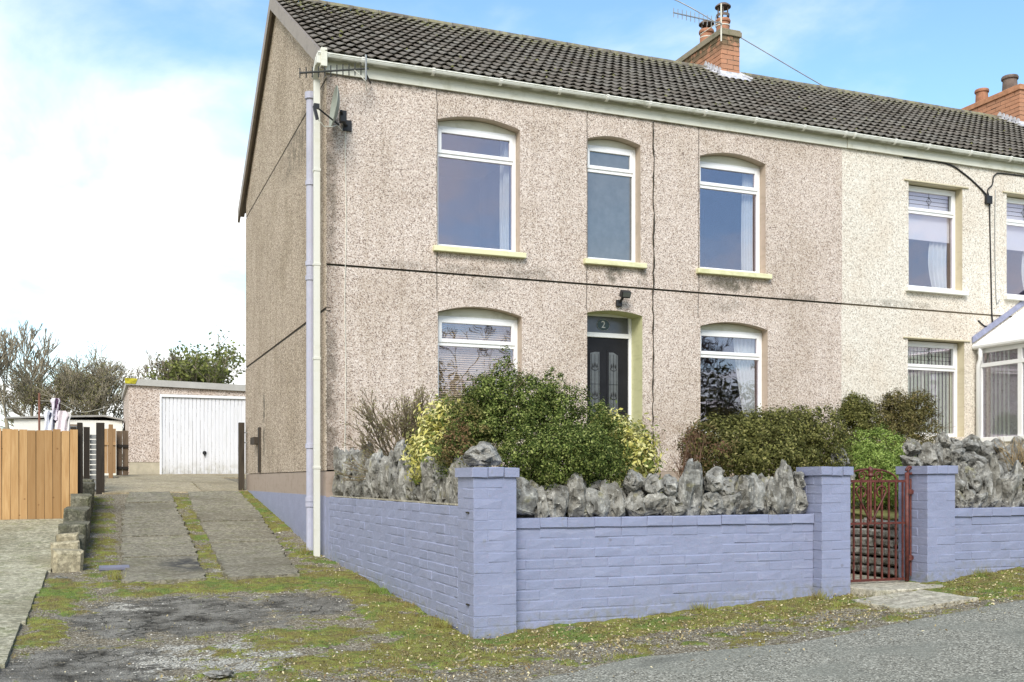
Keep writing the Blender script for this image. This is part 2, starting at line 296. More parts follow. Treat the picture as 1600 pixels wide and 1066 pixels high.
def mat_leaf(name, stops, rough=0.55, trans=True, patch=None, straw=None):
    m = Mt(name, rough, 0.08); c = m.ramp(m.isl, stops)
    n = m.noise(5, 3); c = m.mix(m.math('MULTIPLY', m.smooth(n, 0.4, 0.65), 0.35), c, tuple(x*0.7 for x in stops[0][1]))
    if straw: c = m.mix(m.math('MULTIPLY', m.smooth(m.noise(1.9, 5, .7), .50, .62), .6), c, (0.16, 0.30, 0.06)); c = m.mix(m.math('MULTIPLY', m.smooth(m.noise(3.1, 5, .7), 0.46, 0.62), 0.75), c, straw)
    if patch:
        for (x, z, rx, rz, cc) in patch: c = m.mix(m.math('MULTIPLY', m.math('MULTIPLY', m.spot(x, z, rx, rz), m.smooth(m.noise(7, 3), .42, .56)), m.smooth(m.isl, 0.25, 0.4)), c, cc)
    m.color(c)
    if trans:
        tr = m.t.nodes.new('ShaderNodeBsdfTranslucent'); m.t.links.new(c, tr.inputs[0]); ad = m.t.nodes.new('ShaderNodeMixShader'); ad.inputs[0].default_value = 0.3
        m.t.links.new(m.b.outputs[0], ad.inputs[1]); m.t.links.new(tr.outputs[0], ad.inputs[2])
        m.t.links.new(ad.outputs[0], m.t.nodes['Material Output'].inputs[0])
    return m.m
M_DARKLEAF = mat_leaf("dark_conifer_leaf", [(0, (0.022, 0.038, 0.01)), (0.4, (0.095, 0.135, 0.03)), (0.8, (0.25, 0.30, 0.08)), (1, (0.44, 0.47, 0.17))], patch=[(0.12, 1.7, 0.36, 0.45, (0.19, 0.115, 0.06))])
M_YELLEAF = mat_leaf("golden_variegated_leaf", [(0, (0.07, 0.11, 0.03)), (0.22, (0.20, 0.24, 0.06)), (0.34, (0.66, 0.60, 0.16)), (1, (0.82, 0.78, 0.38))])
M_HEDGE = mat_leaf("olive_hedge_leaf", [(0, (0.05, 0.055, 0.018)), (0.5, (0.15, 0.155, 0.045)), (0.9, (0.27, 0.26, 0.085)), (1, (0.44, 0.40, 0.17))], patch=[(2.78, 1.6, 0.30, 0.5, (0.17, 0.095, 0.06))])
M_LIME = mat_leaf("bright_conifer_leaf", [(0, (0.10, 0.16, 0.03)), (0.5, (0.27, 0.36, 0.08)), (1, (0.46, 0.55, 0.18))])
M_BRONZE = mat_leaf("bronze_conifer_leaf", [(0, (0.05, 0.046, 0.018)), (0.5, (0.16, 0.14, 0.05)), (0.85, (0.25, 0.225, 0.085)), (1, (0.34, 0.24, 0.12))])
M_FARLEAF = mat_leaf("distant_green_leaf", [(0, (0.09, 0.11, 0.035)), (1, (0.30, 0.32, 0.10))])
M_TWIGLEAF = mat_leaf("sparse_olive_leaf", [(0, (0.17, 0.165, 0.07)), (1, (0.38, 0.36, 0.16))])
M_GRASS = mat_leaf("grass_blade", [(0, (0.20, 0.14, 0.06)), (0.3, (0.28, 0.26, 0.07)), (0.75, (0.34, 0.39, 0.085)), (1, (0.58, 0.53, 0.26))], straw=(0.32, 0.23, 0.10))
M_LITTER = mat_leaf("dead_leaf", [(0, (0.16, 0.10, 0.05)), (0.4, (0.34, 0.27, 0.13)), (1, (0.68, 0.60, 0.38))], trans=False)
M_PEB = mat_leaf("pebble_stone", [(0, (0.08, 0.073, 0.06)), (0.5, (0.28, 0.255, 0.205)), (1, (0.76, 0.72, 0.62))], trans=False, rough=0.85)
M_BARK = simple("grey_brown_bark", (0.13, 0.105, 0.08), 0.9, 0.3, 12)
M_TWIG = simple("brown_twig", (0.20, 0.16, 0.10), 0.9, 0.3, 12)
M_FARBARK = simple("distant_bark", (0.29, 0.25, 0.18), 0.95, 0.25, 5)
def mat_wood(name, a, b, sc=(1, 1, 0.12), knots=True):
    m = Mt(name, 0.75, 0.25); n = m.noise(14, 6, 0.6, stretch=sc, dist=0.6)
    base = m.ramp(n, [(0.3, a), (0.7, b)]); base = m.mix(m.math('MULTIPLY', m.smooth(m.rnd, .1, 1), 0.75), base, tuple(x*0.62 for x in a))
    if knots:
        d, c = m.voro(5.0); base = m.mix(m.math('MULTIPLY', m.smooth(d, 0.10, 0.04), 0.6), base, (0.14, 0.06, 0.02))
    m.color(base); m.bump(n, 0.3, 0.004); return m.m
M_FENCE = mat_wood("new_golden_timber", (0.40, 0.225, 0.09), (0.56, 0.36, 0.17), sc=(1.6, 1.6, .14))
M_FENCE2 = mat_wood("weathered_orange_timber", (0.32, 0.19, 0.09), (0.48, 0.31, 0.16))
M_POST = mat_wood("dark_creosoted_timber", (0.022, 0.017, 0.013), (0.07, 0.055, 0.04), knots=False)
def mat_red():
    m = Mt("rusty_red_gate_paint", 0.55, 0.4); n = m.noise(25, 5, 0.65)
    m.color(m.ramp(n, [(0.3, (0.04, 0.018, 0.013)), (0.5, (0.105, 0.026, 0.02)), (0.75, (0.16, 0.055, 0.038))])); m.bump(n, 0.4, 0.004); return m.m
M_RED = mat_red()
def mat_gdoor():
    m = Mt("white_garage_door", 0.45, 0.4); n = m.noise(6, 5, .65); st = m.noise(3, 4, .6, stretch=(3, 3, .4))
    base = m.mix(m.math('MULTIPLY', m.smooth(m.pos(2), 1.95, 1.42), m.math('MULTIPLY_ADD', m.smooth(n, .35, .65), .6, .12)), (.68, .68, .70), (.36, .34, .27))
    base = m.mix(m.math('MULTIPLY', m.smooth(st, .5, .7), .3), base, (.50, .50, .47)); m.color(base); m.bump(m.noise(2.5, 2), .3, .01); return m.m
M_GDOOR = mat_gdoor()
M_SHED = simple("whitewash", (0.72, 0.71, 0.66), 0.8, 0.08, 3)
M_CURT = simple("net_curtain", (0.60, 0.63, 0.62), 0.9, 0.08, 3, 0)
M_BLIND = simple("roller_blind", (0.72, 0.72, 0.74), 0.8, 0.03, 3, 0)
M_GBLIND = simple("pale_green_blind", (0.66, 0.74, 0.60), 0.8, 0.05, 3, 0)
M_BROWNBLIND = simple("brown_slat_blind", (0.56, 0.44, 0.30), 0.7, 0.15, 3, 0)
def mat_glass(name, refl, tint=(0.75, 0.78, 0.95), rough=0.01, body=None, wav=0.07):
    m = bpy.data.materials.new(name); m.use_nodes = True; t = m.node_tree; t.nodes.clear()
    o = t.nodes.new('ShaderNodeOutputMaterial'); g = t.nodes.new('ShaderNodeBsdfGlossy'); g.inputs['Roughness'].default_value = rough; g.inputs['Color'].default_value = tint+(1,)
    if body is None: tr = t.nodes.new('ShaderNodeBsdfTransparent'); tr.inputs[0].default_value = (0.95, 0.955, 0.96, 1)
    else:
        tr = t.nodes.new('ShaderNodeBsdfDiffuse'); tr.inputs[0].default_value = body+(1,)
        ns = t.nodes.new('ShaderNodeTexNoise'); ns.inputs['Scale'].default_value = 9; ns.inputs['Detail'].default_value = 6
        gg = t.nodes.new('ShaderNodeNewGeometry'); t.links.new(gg.outputs['Position'], ns.inputs['Vector'])
        cr = t.nodes.new('ShaderNodeValToRGB'); cr.color_ramp.elements[0].position = 0.35; cr.color_ramp.elements[1].position = 0.7
        cr.color_ramp.elements[0].color = tuple(x*0.85 for x in body)+(1,); cr.color_ramp.elements[1].color = tuple(x*1.12 for x in body)+(1,)
        t.links.new(ns.outputs[0], cr.inputs[0]); t.links.new(cr.outputs[0], tr.inputs[0])
    lw = t.nodes.new('ShaderNodeLayerWeight'); lw.inputs[0].default_value = 0.16
    mm = t.nodes.new('ShaderNodeMath'); mm.operation = 'MULTIPLY_ADD'; t.links.new(lw.outputs['Fresnel'], mm.inputs[0]); mm.inputs[1].default_value = 1.3; mm.inputs[2].default_value = refl
    bn = t.nodes.new('ShaderNodeBump'); bn.inputs['Strength'].default_value = wav; bn.inputs['Distance'].default_value = 0.05
    nz = t.nodes.new('ShaderNodeTexNoise'); nz.inputs['Scale'].default_value = 1.5; ge = t.nodes.new('ShaderNodeNewGeometry'); t.links.new(ge.outputs['Position'], nz.inputs['Vector'])
    t.links.new(nz.outputs[0], bn.inputs['Height']); t.links.new(bn.outputs[0], g.inputs['Normal'])
    mi = t.nodes.new('ShaderNodeMixShader'); t.links.new(mm.outputs[0], mi.inputs[0]); t.links.new(tr.outputs[0], mi.inputs[1]); t.links.new(g.outputs[0], mi.inputs[2])
    t.links.new(mi.outputs[0], o.inputs[0]); return m
M_GLASS = mat_glass("window_glass", 0.14, (.90, .80, .92))
M_FROST = mat_glass("frosted_glass", 0.16, (.8, .8, .84), rough=0.10, body=(0.10, 0.105, 0.11))
M_DGLASS = mat_glass("door_glass", 0.07, rough=0.25, body=(0.10, 0.105, 0.10))
def cloth(name, c): return simple(name, c, 0.9, 0.05, 5, 0)

# ------------------------------------------------------------------ mesh helpers
def link(o, parent=None, loc=None):
    col.objects.link(o)
    if parent: o.parent = parent
    if loc is not None: o.location = loc
    return o
def mesh_np(name, V, F, mat):
    V = np.asarray(V, np.float32); F = np.asarray(F, np.int32); k = F.shape[1]
    me = bpy.data.meshes.new(name); me.vertices.add(len(V)); me.vertices.foreach_set('co', V.ravel())
    me.loops.add(F.size); me.loops.foreach_set('vertex_index', F.ravel())
    me.polygons.add(len(F)); me.polygons.foreach_set('loop_start', np.arange(0, F.size, k, dtype=np.int32)); me.polygons.foreach_set('loop_total', np.full(len(F), k, np.int32))
    me.update(calc_edges=True); me.materials.append(mat); return me
class MB:
    def __init__(s): s.v = []; s.f = []
    def add(s, V, F):
        o = len(s.v); s.v += [tuple(p) for p in V]; s.f += [tuple(i+o for i in q) for q in F]; return s
    def box(s, x0, x1, y0, y1, z0, z1):
        V = [(x0,y0,z0),(x1,y0,z0),(x1,y1,z0),(x0,y1,z0),(x0,y0,z1),(x1,y0,z1),(x1,y1,z1),(x0,y1,z1)]
        return s.add(V, [(0,3,2,1),(4,5,6,7),(0,1,5,4),(1,2,6,5),(2,3,7,6),(3,0,4,7)])
    def cbox(s, c, d, rot=None):
        V = [Vector((a*d[0]/2, b*d[1]/2, e*d[2]/2)) for e in (-1, 1) for a, b in ((-1,-1),(1,-1),(1,1),(-1,1))]
        if rot is not None: V = [rot @ p for p in V]
        return s.add([p+Vector(c) for p in V], [(0,3,2,1),(4,5,6,7),(0,1,5,4),(1,2,6,5),(2,3,7,6),(3,0,4,7)])
    def tube(s, pts, r, n=8, closed=False, cap=True):
        pts = [Vector(p) for p in pts]; N = len(pts); rr = r if isinstance(r, (list, tuple)) else [r]*N; V = []; F = []
        up = Vector((0.123, 0.456, 0.88)).normalized()
        for i, p in enumerate(pts):
            a = pts[max(0, i-1)] if not closed else pts[i-1]; b = pts[min(N-1, i+1)] if not closed else pts[(i+1) % N]
            t = (b-a).normalized(); u = t.cross(up)
            if u.length < 1e-3: u = t.cross(Vector((1, 0, 0)))
            u.normalize(); w_ = t.cross(u)
            for k in range(n):
                an = 2*math.pi*k/n; V.append(p+(u*math.cos(an)+w_*math.sin(an))*rr[i])
        for i in range(N if closed else N-1):
            for k in range(n):
                a = i*n+k; b = i*n+(k+1) % n; c = ((i+1) % N)*n+(k+1) % n; d = ((i+1) % N)*n+k; F.append((a, b, c, d))
        if cap and not closed: F.append(tuple(range(n))[::-1]); F.append(tuple((N-1)*n+k for k in range(n)))
        return s.add(V, F)
    def lathe(s, c, prof, n=20):
        V = []; F = []
        for (r, z) in prof:
            for k in range(n): an = 2*math.pi*k/n; V.append((c[0]+r*math.cos(an), c[1]+r*math.sin(an), c[2]+z))
        for i in range(len(prof)-1):
            for k in range(n): F.append((i*n+k, i*n+(k+1) % n, (i+1)*n+(k+1) % n, (i+1)*n+k))
        return s.add(V, F)
    def prism(s, poly, axis, a, b):
        # poly 2D list; axis: the extrusion axis
        def P(u, v, t): return (t, u, v) if axis == 0 else ((u, t, v) if axis == 1 else (u, v, t))
        n = len(poly); V = [P(u, v, a) for u, v in poly]+[P(u, v, b) for u, v in poly]
        F = [tuple(range(n)), tuple(range(2*n-1, n-1, -1))]+[(i, (i+1) % n, n+(i+1) % n, n+i) for i in range(n)]
        return s.add(V, F)
    def mesh(s, name, mat, smooth=False):
        me = bpy.data.meshes.new(name); me.from_pydata(s.v, [], s.f); me.materials.append(mat)
        bm = bmesh.new(); bm.from_mesh(me); bmesh.ops.recalc_face_normals(bm, faces=bm.faces); bm.to_mesh(me); bm.free()
        if smooth:
            for p in me.polygons: p.use_smooth = True
        return me
    def build(s, name, mat, parent=None, smooth=False, bevel=0):
        o = bpy.data.objects.new(name, s.mesh(name, mat, smooth)); link(o, parent)
        if bevel:
            b = o.modifiers.new('bevel', 'BEVEL'); b.width = bevel; b.segments = 2; b.limit_method = 'ANGLE'
        return o
def thing(name, label, cat, loc=(0, 0, 0), group=None):
    o = bpy.data.objects.new(name, None); o.location = loc; o.empty_display_size = 0.2; col.objects.link(o)
    o['label'] = label; o['category'] = cat
    if group: o['group'] = group
    return o
def tag(o, label, cat, group=None):
    o['label'] = label; o['category'] = cat
    if group: o['group'] = group
    return o
def attach(root, objs):          # parent keeping world coordinates (root is unrotated)
    for o in objs:
        o.parent = root; o.matrix_parent_inverse = Matrix.Translation(-root.location)
def parts_fix(root):
    for o in root.children: o.matrix_parent_inverse = Matrix.Translation(-Vector(root.location))
def interp(t, pts):
    return np.interp(t, [p[0] for p in pts], [p[1] for p in pts])
def g(X, Y):
    zy = interp(Y, [(-60, -.3), (-2, -.03), (0, 0), (5.8, .27), (7.1, .38), (13.4, 1.06), (15.5, 1.22), (21.5, 1.43), (60, 1.6)])
    zx = interp(X, [(-30, -.3), (0, 0), (3.5, .19), (5, .30), (6, .39), (30, 2.2)])
    wt = interp(Y, [(0, 1), (3, .3), (6, 0)])
    return zy + np.where(np.asarray(X) > 0, zx*wt, zx)

# ------------------------------------------------------------------ ground
def fbm(X, Y, seed=0, sc=1.0):
    r = np.random.default_rng(seed); out_ = np.zeros_like(X, dtype=float)
    for i in range(14):
        fr = sc*(1.6**(i % 7)); a = r.uniform(0, 2*np.pi); ph = r.uniform(0, 6.28)
        out_ += np.sin((X*np.cos(a)+Y*np.sin(a))*fr*2+ph+1.7*np.sin((X*np.sin(a)-Y*np.cos(a))*fr+ph*2))/(1.6**(i % 7))**0.7
    return out_/5
def ell(X, Y, cx, cy, rx, ry): return np.clip(1.25-np.sqrt(((X-cx)/rx)**2+((Y-cy)/ry)**2)*0.75, 0, 1)
def band(v, a, b, s): return np.clip((v-a)/s+0.5, 0, 1)*np.clip((b-v)/s+0.5, 0, 1)
def masks(X, Y):
    n = fbm(X, Y, 3, 1.1)*0.5
    n2 = fbm(X, Y, 9, 2.3)*0.5
    gr = np.zeros_like(X)
    def mx_(a): 
        nonlocal gr; gr = np.maximum(gr, a)
    mx_(band(X, -3.02, -2.5, .15)*band(Y, 4.6, 13.2, .5)*(0.55+0.5*n2))
    mx_(band(X, -1.75, -1.1, .12)*band(Y, 4.2, 13.3, .5)*(0.58+0.25*n))
    mx_(band(X, -.40, .1, .15)*band(Y, 8.2, 13.4, .5)*1.0)
    mx_(band(X, -.55, .1, .15)*band(Y, 4.3, 8.2, .4)*(0.5+.5*n2))
    mx_(ell(X, Y, -1.25, 3.55, 1.5, .75))
    mx_(ell(X, Y, -.25, 3.4, .8, 1.6)*.95)
    mx_(band(X, -.62, .1, .25)*band(Y, -.9, 4.3, .4)*.9)
    mx_(ell(X, Y, -.35, -.4, .75, .65))
    mx_(ell(X, Y, -1.25, .55, .85, .6)*(0.75+.3*n))
    mx_(ell(X, Y, -1.1, -.5, 1.1, .5)*.75)
    mx_(ell(X, Y, -3.15, 3.2, .35, 1.7)*.95); mx_(ell(X, Y, -3.2, 1.6, .22, 1.2)*.9)
    mx_(ell(X, Y, -2.55, 4.1, .6, .5)*.7)
    mx_(band(X, 0, 9, .2)*band(Y, -.62, .3, .25)*(0.95+.3*n))
    mx_(band(X, 4.0, 9, .3)*band(Y, -1.0, .3, .2)*(0.9+.3*n))
    mx_(band(X, 1.5, 4.2, .6)*band(Y, -1.35, -.95, .25)*.5)
    far = np.clip((np.abs(X)-9)/2, 0, 1)+np.clip((Y-24)/2, 0, 1); mx_(np.clip(far, 0, 1))
    gv = np.zeros_like(X)
    gv = np.maximum(gv, band(X, -1.75, -1.1, .12)*band(Y, 4.6, 12, .6)*.5)
    gv = np.maximum(gv, ell(X, Y, -1.95, .0, .62, .7)*1.1); gv = np.maximum(gv, ell(X, Y, -2.55, 2.6, .35, .35)*.7); gv = np.maximum(gv, ell(X, Y, -1.15, 2.95, .4, .25)*.7)
    gv = np.maximum(gv, ell(X, Y, -.35, 1.6, .45, 1.2)*.55)
    gv = np.maximum(gv, ell(X, Y, -1.9, 3.3, .4, .4)*.6)
    gv = np.maximum(gv, band(X, -2.95, -2.5, .15)*band(Y, 5, 9, .6)*(.45-.4*n2))
    gv = np.maximum(gv, band(X, -1, 4.5, .5)*band(Y, -1.5, -.75, .25)*(.42+.3*n2))
    gv = np.maximum(gv, ell(X, Y, -.25, 7.8, .25, 1.6)*.6)
    tm = np.maximum(ell(X, Y, -2.15, 2.0, .95, 1.05), ell(X, Y, -.95, 2.2, .55, .8)*.8)
    tm = np.maximum(tm, ell(X, Y, -2.9, .0, .75, .9)*.85); tm = np.maximum(tm, ell(X, Y, -1.75, 5.4, .4, .8)*.6)
    p1, p2, p3 = fbm(X, Y, 61, 3.6), fbm(X, Y, 62, 8), fbm(X, Y, 63, 5)
    nearm = np.clip((14-Y)/2, 0, 1)
    gr = gr*np.clip(1.0+.75*p1*nearm+.5*p2*nearm, 0, 1.3); gr = np.maximum(gr, np.clip(.36+.5*p2+.5*p1, 0, .8)*nearm*(Y < 4)*(Y > -1.5)); gv = gv*np.clip(.78+.5*p2+.5*p3, 0, 1.2); tm = tm*np.clip(1.1+.5*p3, 0, 1.3); gr = gr*(1-.85*np.clip(tm*1.5-.4, 0, 1)*(Y < 3.6))
    return np.clip(gr, 0, 1), np.clip(gv, 0, 1), np.clip(tm, 0, 1)
def grid_axis(a, b, step, far, n=26):
    mid = np.arange(a, b, step); k = np.linspace(0, 1, n)[1:]**2.2
    return np.concatenate([(a-k*far)[::-1], mid, b+k*far])
gx = grid_axis(-6.2, 8.0, 0.045, 220); gy = grid_axis(-3.2, 14.0, 0.045, 260)
GX, GY = np.meshgrid(gx, gy, indexing='ij')
GZ = g(GX, GY)
hum = fbm(GX, GY, 21, 2.6)*0.010 + fbm(GX, GY, 22, 9)*0.004
gm, vm, tmm = masks(GX, GY)
GZ = GZ + hum*(1-.5*tmm) + gm*0.012 - 0.012 + 0.030*np.clip(gm-0.4, 0, 1)*(1+.8*fbm(GX, GY, 71, 11)) - 0.014*np.clip(tmm-.6, 0, 1)
gardn = (GX > 0.05) & (GY > 0.25) & (GY < 6) & (GX < 30)
V = np.stack([GX, GY, GZ], -1).reshape(-1, 3); nx, ny = len(gx), len(gy)
ii, jj = np.meshgrid(np.arange(nx-1), np.arange(ny-1), indexing='ij'); a0 = (ii*ny+jj).ravel()
F = np.stack([a0, a0+ny, a0+ny+1, a0+1], -1)
gme = mesh_np("ground", V, F, M_GROUND)
for nm, cols in (("mask", (gm, vm, tmm)), ("mask2", (gm*0, gm*0, gm*0))):
    at = gme.color_attributes.new(nm, 'FLOAT_COLOR', 'POINT')
    at.data.foreach_set('color', np.stack([c.ravel() for c in cols]+[np.ones(GX.size)], -1).astype(np.float32).ravel())
gme.polygons.foreach_set('use_smooth', np.ones(len(F), bool))
go = bpy.data.objects.new("ground", gme); link(go); go['kind'] = 'structure'

# road sheet
EDGE = [(-60, -3.0), (-3, -2.6), (-1.2, -2.1), (-.4, -1.75), (-.05, -1.56), (.8, -1.34), (1.3, -1.44), (1.95, -1.56), (3.05, -1.36), (3.85, -1.24), (4.6, -1.2), (6, -1.15), (60, -1.0)]
xs = np.concatenate([np.linspace(-60, -4, 15), np.arange(-3.9, 9, .06), np.linspace(9.3, 60, 20)])
ye = interp(xs, EDGE)+fbm(xs, xs*0, 5, 3)*0.03; K = 40
rv = []; 
for k in range(K+1):
    t = (k/K)**1.6; yy = ye-(ye+9.5)*t; rv.append(np.stack([xs, yy, g(xs, yy)+0.012*min(1, k/2)+.002], -1))
rv = np.concatenate(rv); L = len(xs); a0 = (np.arange(K)[:, None]*L+np.arange(L-1)[None]).ravel()
ro = bpy.data.objects.new("road", mesh_np("road", rv, np.stack([a0, a0+L, a0+L+1, a0+1], -1), M_ROAD)); link(ro); ro['kind'] = 'structure'

def slab_mesh(x0, x1, y0, y1, lift, thick, seed, mat, name='slab', edge=0.012, fx=None):
    r = np.random.default_rng(seed); nx_, ny_ = max(4, int((x1-x0)/.12)), max(5, int((y1-y0)/.12))
    xs_ = np.linspace(x0, x1, nx_+1); ys_ = np.linspace(y0, y1, ny_+1); X, Y = np.meshgrid(xs_, ys_, indexing='ij')
    if fx:
        T_ = (X-x0)/(x1-x0); X = fx[0](Y)+(fx[1](Y)-fx[0](Y))*T_
    jx = r.normal(0, edge, X.shape); jy = r.normal(0, edge*.5, X.shape); b = np.zeros_like(X); b[0] = b[-1] = 1; b[:, 0] = b[:, -1] = 1
    X2 = X+jx*b; Y2 = Y+jy*b
    Z = g(X, Y)+lift+fbm(X, Y, seed, 2)*.004
    top = np.stack([X2, Y2, Z], -1).reshape(-1, 3); n1_, n2_ = X.shape
    m = MB(); m.v = [tuple(p) for p in top]
    for i in range(n1_-1):
        for j in range(n2_-1): m.f.append((i*n2_+j, (i+1)*n2_+j, (i+1)*n2_+j+1, i*n2_+j+1))
    ring = [(i, 0) for i in range(n1_)]+[(n1_-1, j) for j in range(1, n2_)]+[(i, n2_-1) for i in range(n1_-2, -1, -1)]+[(0, j) for j in range(n2_-2, 0, -1)]
    o_ = len(m.v); m.v += [tuple(top[i*n2_+j]-np.array([0, 0, thick])) for i, j in ring]
    for k, (i, j) in enumerate(ring):
        k2 = (k+1) % len(ring); i2, j2 = ring[k2]; m.f.append((i*n2_+j, o_+k, o_+k2, i2*n2_+j2))
    return m
def struct_root(name):
    o = bpy.data.objects.new(name, None); col.objects.link(o); o['kind'] = 'structure'; return o
dt = struct_root("driveway")
TY = [4.0, 7.3, 10.6, 13.3]
TRK = ([-2.53, -2.50, -2.40, -2.23], [-1.68, -1.58, -1.52, -1.50], [-1.46, -1.33, -1.25, -1.18], [-.68, -.40, -.24, -.20])
TF_ = [lambda y, q=q: np.interp(y, TY, q) for q in TRK]
for (p, q, ys_) in ((0, 1, [4.05, 6.15, 7.9, 10.1, 11.7, 13.3]), (2, 3, [3.95, 5.9, 7.2, 9.2, 10.4, 13.3])):
    for k, (a, b) in enumerate(zip(ys_, ys_[1:])):
        slab_mesh(0, 1, a+.03, b-.03, .026+.008*((k*7+p)%3), .08, p*20+k+3, M_TRACK, edge=.016, fx=(TF_[p], TF_[q])).build('slab', M_TRACK, dt)
for k, (a, b, c, d) in enumerate([(-2.7, -.9, 13.32, 16.0), (-.88, .02, 13.32, 16.0), (-2.6, .02, 16.02, 18.6), (-2.3, 1.2, 18.62, 21.5)]):
    slab_mesh(a, b, c, d, .02, .08, 60+k, M_APRON).build('slab', M_APRON, dt)
ld = struct_root("left_driveway")
for k, (a, b) in enumerate(zip([-3.5, -1.6, .2, 1.9, 3.6, 5.4, 7.2, 8.6], [-1.6, .2, 1.9, 3.6, 5.4, 7.2, 8.6, 9.98])):
    xe = -3.42+0.02*a
    slab_mesh(-7.5, xe, a+.006, b-.006, .022, .1, 80+k, M_LDRIVE, edge=.002).build('slab', M_LDRIVE, ld)
# entrance step and slab in front of the gate
o = slab_mesh(3.46, 4.28, -.98, -.34, .03, .1, 33, M_STEP, edge=.02).build('concrete_slab', M_STEP); tag(o, 'flat cream concrete slab lying in the verge before the red gate', 'slab')
m = MB(); m.prism([(3.76, -.33), (4.72, -.30), (4.72, .35), (3.76, .35)], 2, .10, .283); o = m.build('doorstep', M_STEP, bevel=.012); tag(o, 'worn cream concrete step between the two gate pillars', 'step')

# ------------------------------------------------------------------ brickwork
def brick_mesh(L, D, H, seed, mat, ch=.0045):
    r = random.Random(seed); V = []; F = []
    def j(): return r.uniform(-.0022, .0022)
    # chamfered box: every corner cut back so the arrises read as soft painted edges
    x, y, z = L/2, D/2, H/2
    for sy in (-1, 1):
        for ring in range(2):
            xx, zz, yy = (x-ch, z-ch, y) if ring == 0 else (x, z, y-ch)
            for (sx, sz) in ((-1, -1), (1, -1), (1, 1), (-1, 1)): V.append((sx*xx+j(), sy*yy+j(), sz*zz+j()))
    F += [(0, 1, 2, 3), (11, 10, 9, 8)]
    for k in range(4):
        k2 = (k+1) % 4; F += [(k, 4+k, 4+k2, k2), (8+k, 8+k2, 12+k2, 12+k), (4+k, 12+k, 12+k2, 4+k2)]
    m = MB(); m.add(V, F); return m.mesh('brick', mat)
_bc = {}
def brick_variants(L, D, H, mat, n=5):
    key = (round(L, 3), round(D, 3), round(H, 3), mat.name)
    if key not in _bc: _bc[key] = [brick_mesh(L, D, H, int(L*1000)+k, mat) for k in range(n)]
    return _bc[key]
def put_brick(parent, c, L, D, H, ang, mat, jit=.0035):
    me = random.choice(brick_variants(L, D, H, mat)); o = bpy.data.objects.new('brick', me); col.objects.link(o); o.parent = parent
    nrm = Vector((math.sin(ang), -math.cos(ang), 0))
    o.location = Vector(c)+nrm*random.uniform(-jit, jit)+Vector((0, 0, random.uniform(-.002, .002)))
    o.rotation_euler = (random.uniform(-.006, .006), random.uniform(-.008, .008), ang+random.uniform(-.009, .009))
    return o
CH, BL, JT = .0865, .255, .009
def face_wall(parent, p0, ang, length, z1, zlo, mat, depth=.11, ch=CH, bl=BL, hdr=0.0, half_first=True):
    """courses of bricks from z1 downward; p0 is the start of the outer face, running along angle ang; zlo(u) gives the ground"""
    u = Vector((math.cos(ang), math.sin(ang), 0)); nin = Vector((-math.sin(ang), math.cos(ang), 0))
    z = z1; row = 0
    while True:
        zt = z; zb = z-ch
        if zt < min(zlo(0), zlo(length))-.02: break
        s = 0; first = True
        while s < length-.02:
            L = bl
            if first and row % 2: L = bl/2
            if not first and random.random() < hdr: L = bl/2
            first = False
            L = min(L, length-s)
            if length-s-L < .05: L = length-s
            if zt > zlo(s+L/2)-.015 and L > .03:
                Lq = round((L-(JT if mat is not M_LAV else .003))*400)/400
                c = Vector(p0)+u*(s+L/2)+nin*(depth/2); put_brick(parent, (c.x, c.y, (zt+zb)/2), Lq, depth, ch-JT, ang, mat)
            s += L
        z = zb; row += 1
    return row
def pillar(x0, x1, yd, ztop, name, label, parent_group=None):
    zg = float(g(x0, 0)); t = thing(name, label, 'pillar', (x0, 0, zg-.05), 'lavender brick gate and corner pillars')
    W_ = x1-x0; core = MB().box(x0+.003, x1-.003, .003, yd-.003, zg-.3, ztop-.003).build('mortar', M_LAV, t)
    zc_ = ztop-.085; z = zc_; row = 0; a = yd/3
    s = W_/3
    while z > zg-.1:
        zb = z-CH; zm = (z+zb)/2; H = CH-JT
        if row % 2 == 0:
            bs = [((x0+s, s/2), 2*s, s, 0), ((x0+W_-s/2, a), 2*a, s, math.pi/2), ((x0+W_-s, yd-a/2), 2*s, a, 0), ((x0+s/2, yd-a), 2*a, s, math.pi/2)]
        else:
            bs = [((x0+W_-s, s/2), 2*s, s, 0), ((x0+s/2, a), 2*a, s, math.pi/2), ((x0+s, yd-a/2), 2*s, a, 0), ((x0+W_-s/2, yd-a), 2*a, s, math.pi/2)]
        for (c, L, D, an) in bs: put_brick(t, (c[0], c[1], zm), L-.003, D-.002, H, an, M_LAV, .0015)
        z = zb; row += 1
    for k in range(3):   # the capping course stands proud
        w3 = (W_+.04)/3; put_brick(t, (x0-.02+w3*(k+.5), yd/2, ztop-.042), w3-.004, yd+.04, .08, 0, M_LAV, .001)
    parts_fix(t); return t
pillar(0.0, .375, .40, 1.39, 'brick_pillar', 'tall lavender painted brick pillar on the corner nearest the driveway')
pillar(3.42, 3.75, .34, 1.41, 'brick_pillar', 'lavender painted brick pillar left of the red gate, rusty crack near its foot')
pillar(4.67, 5.02, .40, 1.425, 'brick_pillar', 'lavender painted brick pillar right of the red gate carrying its hinges')

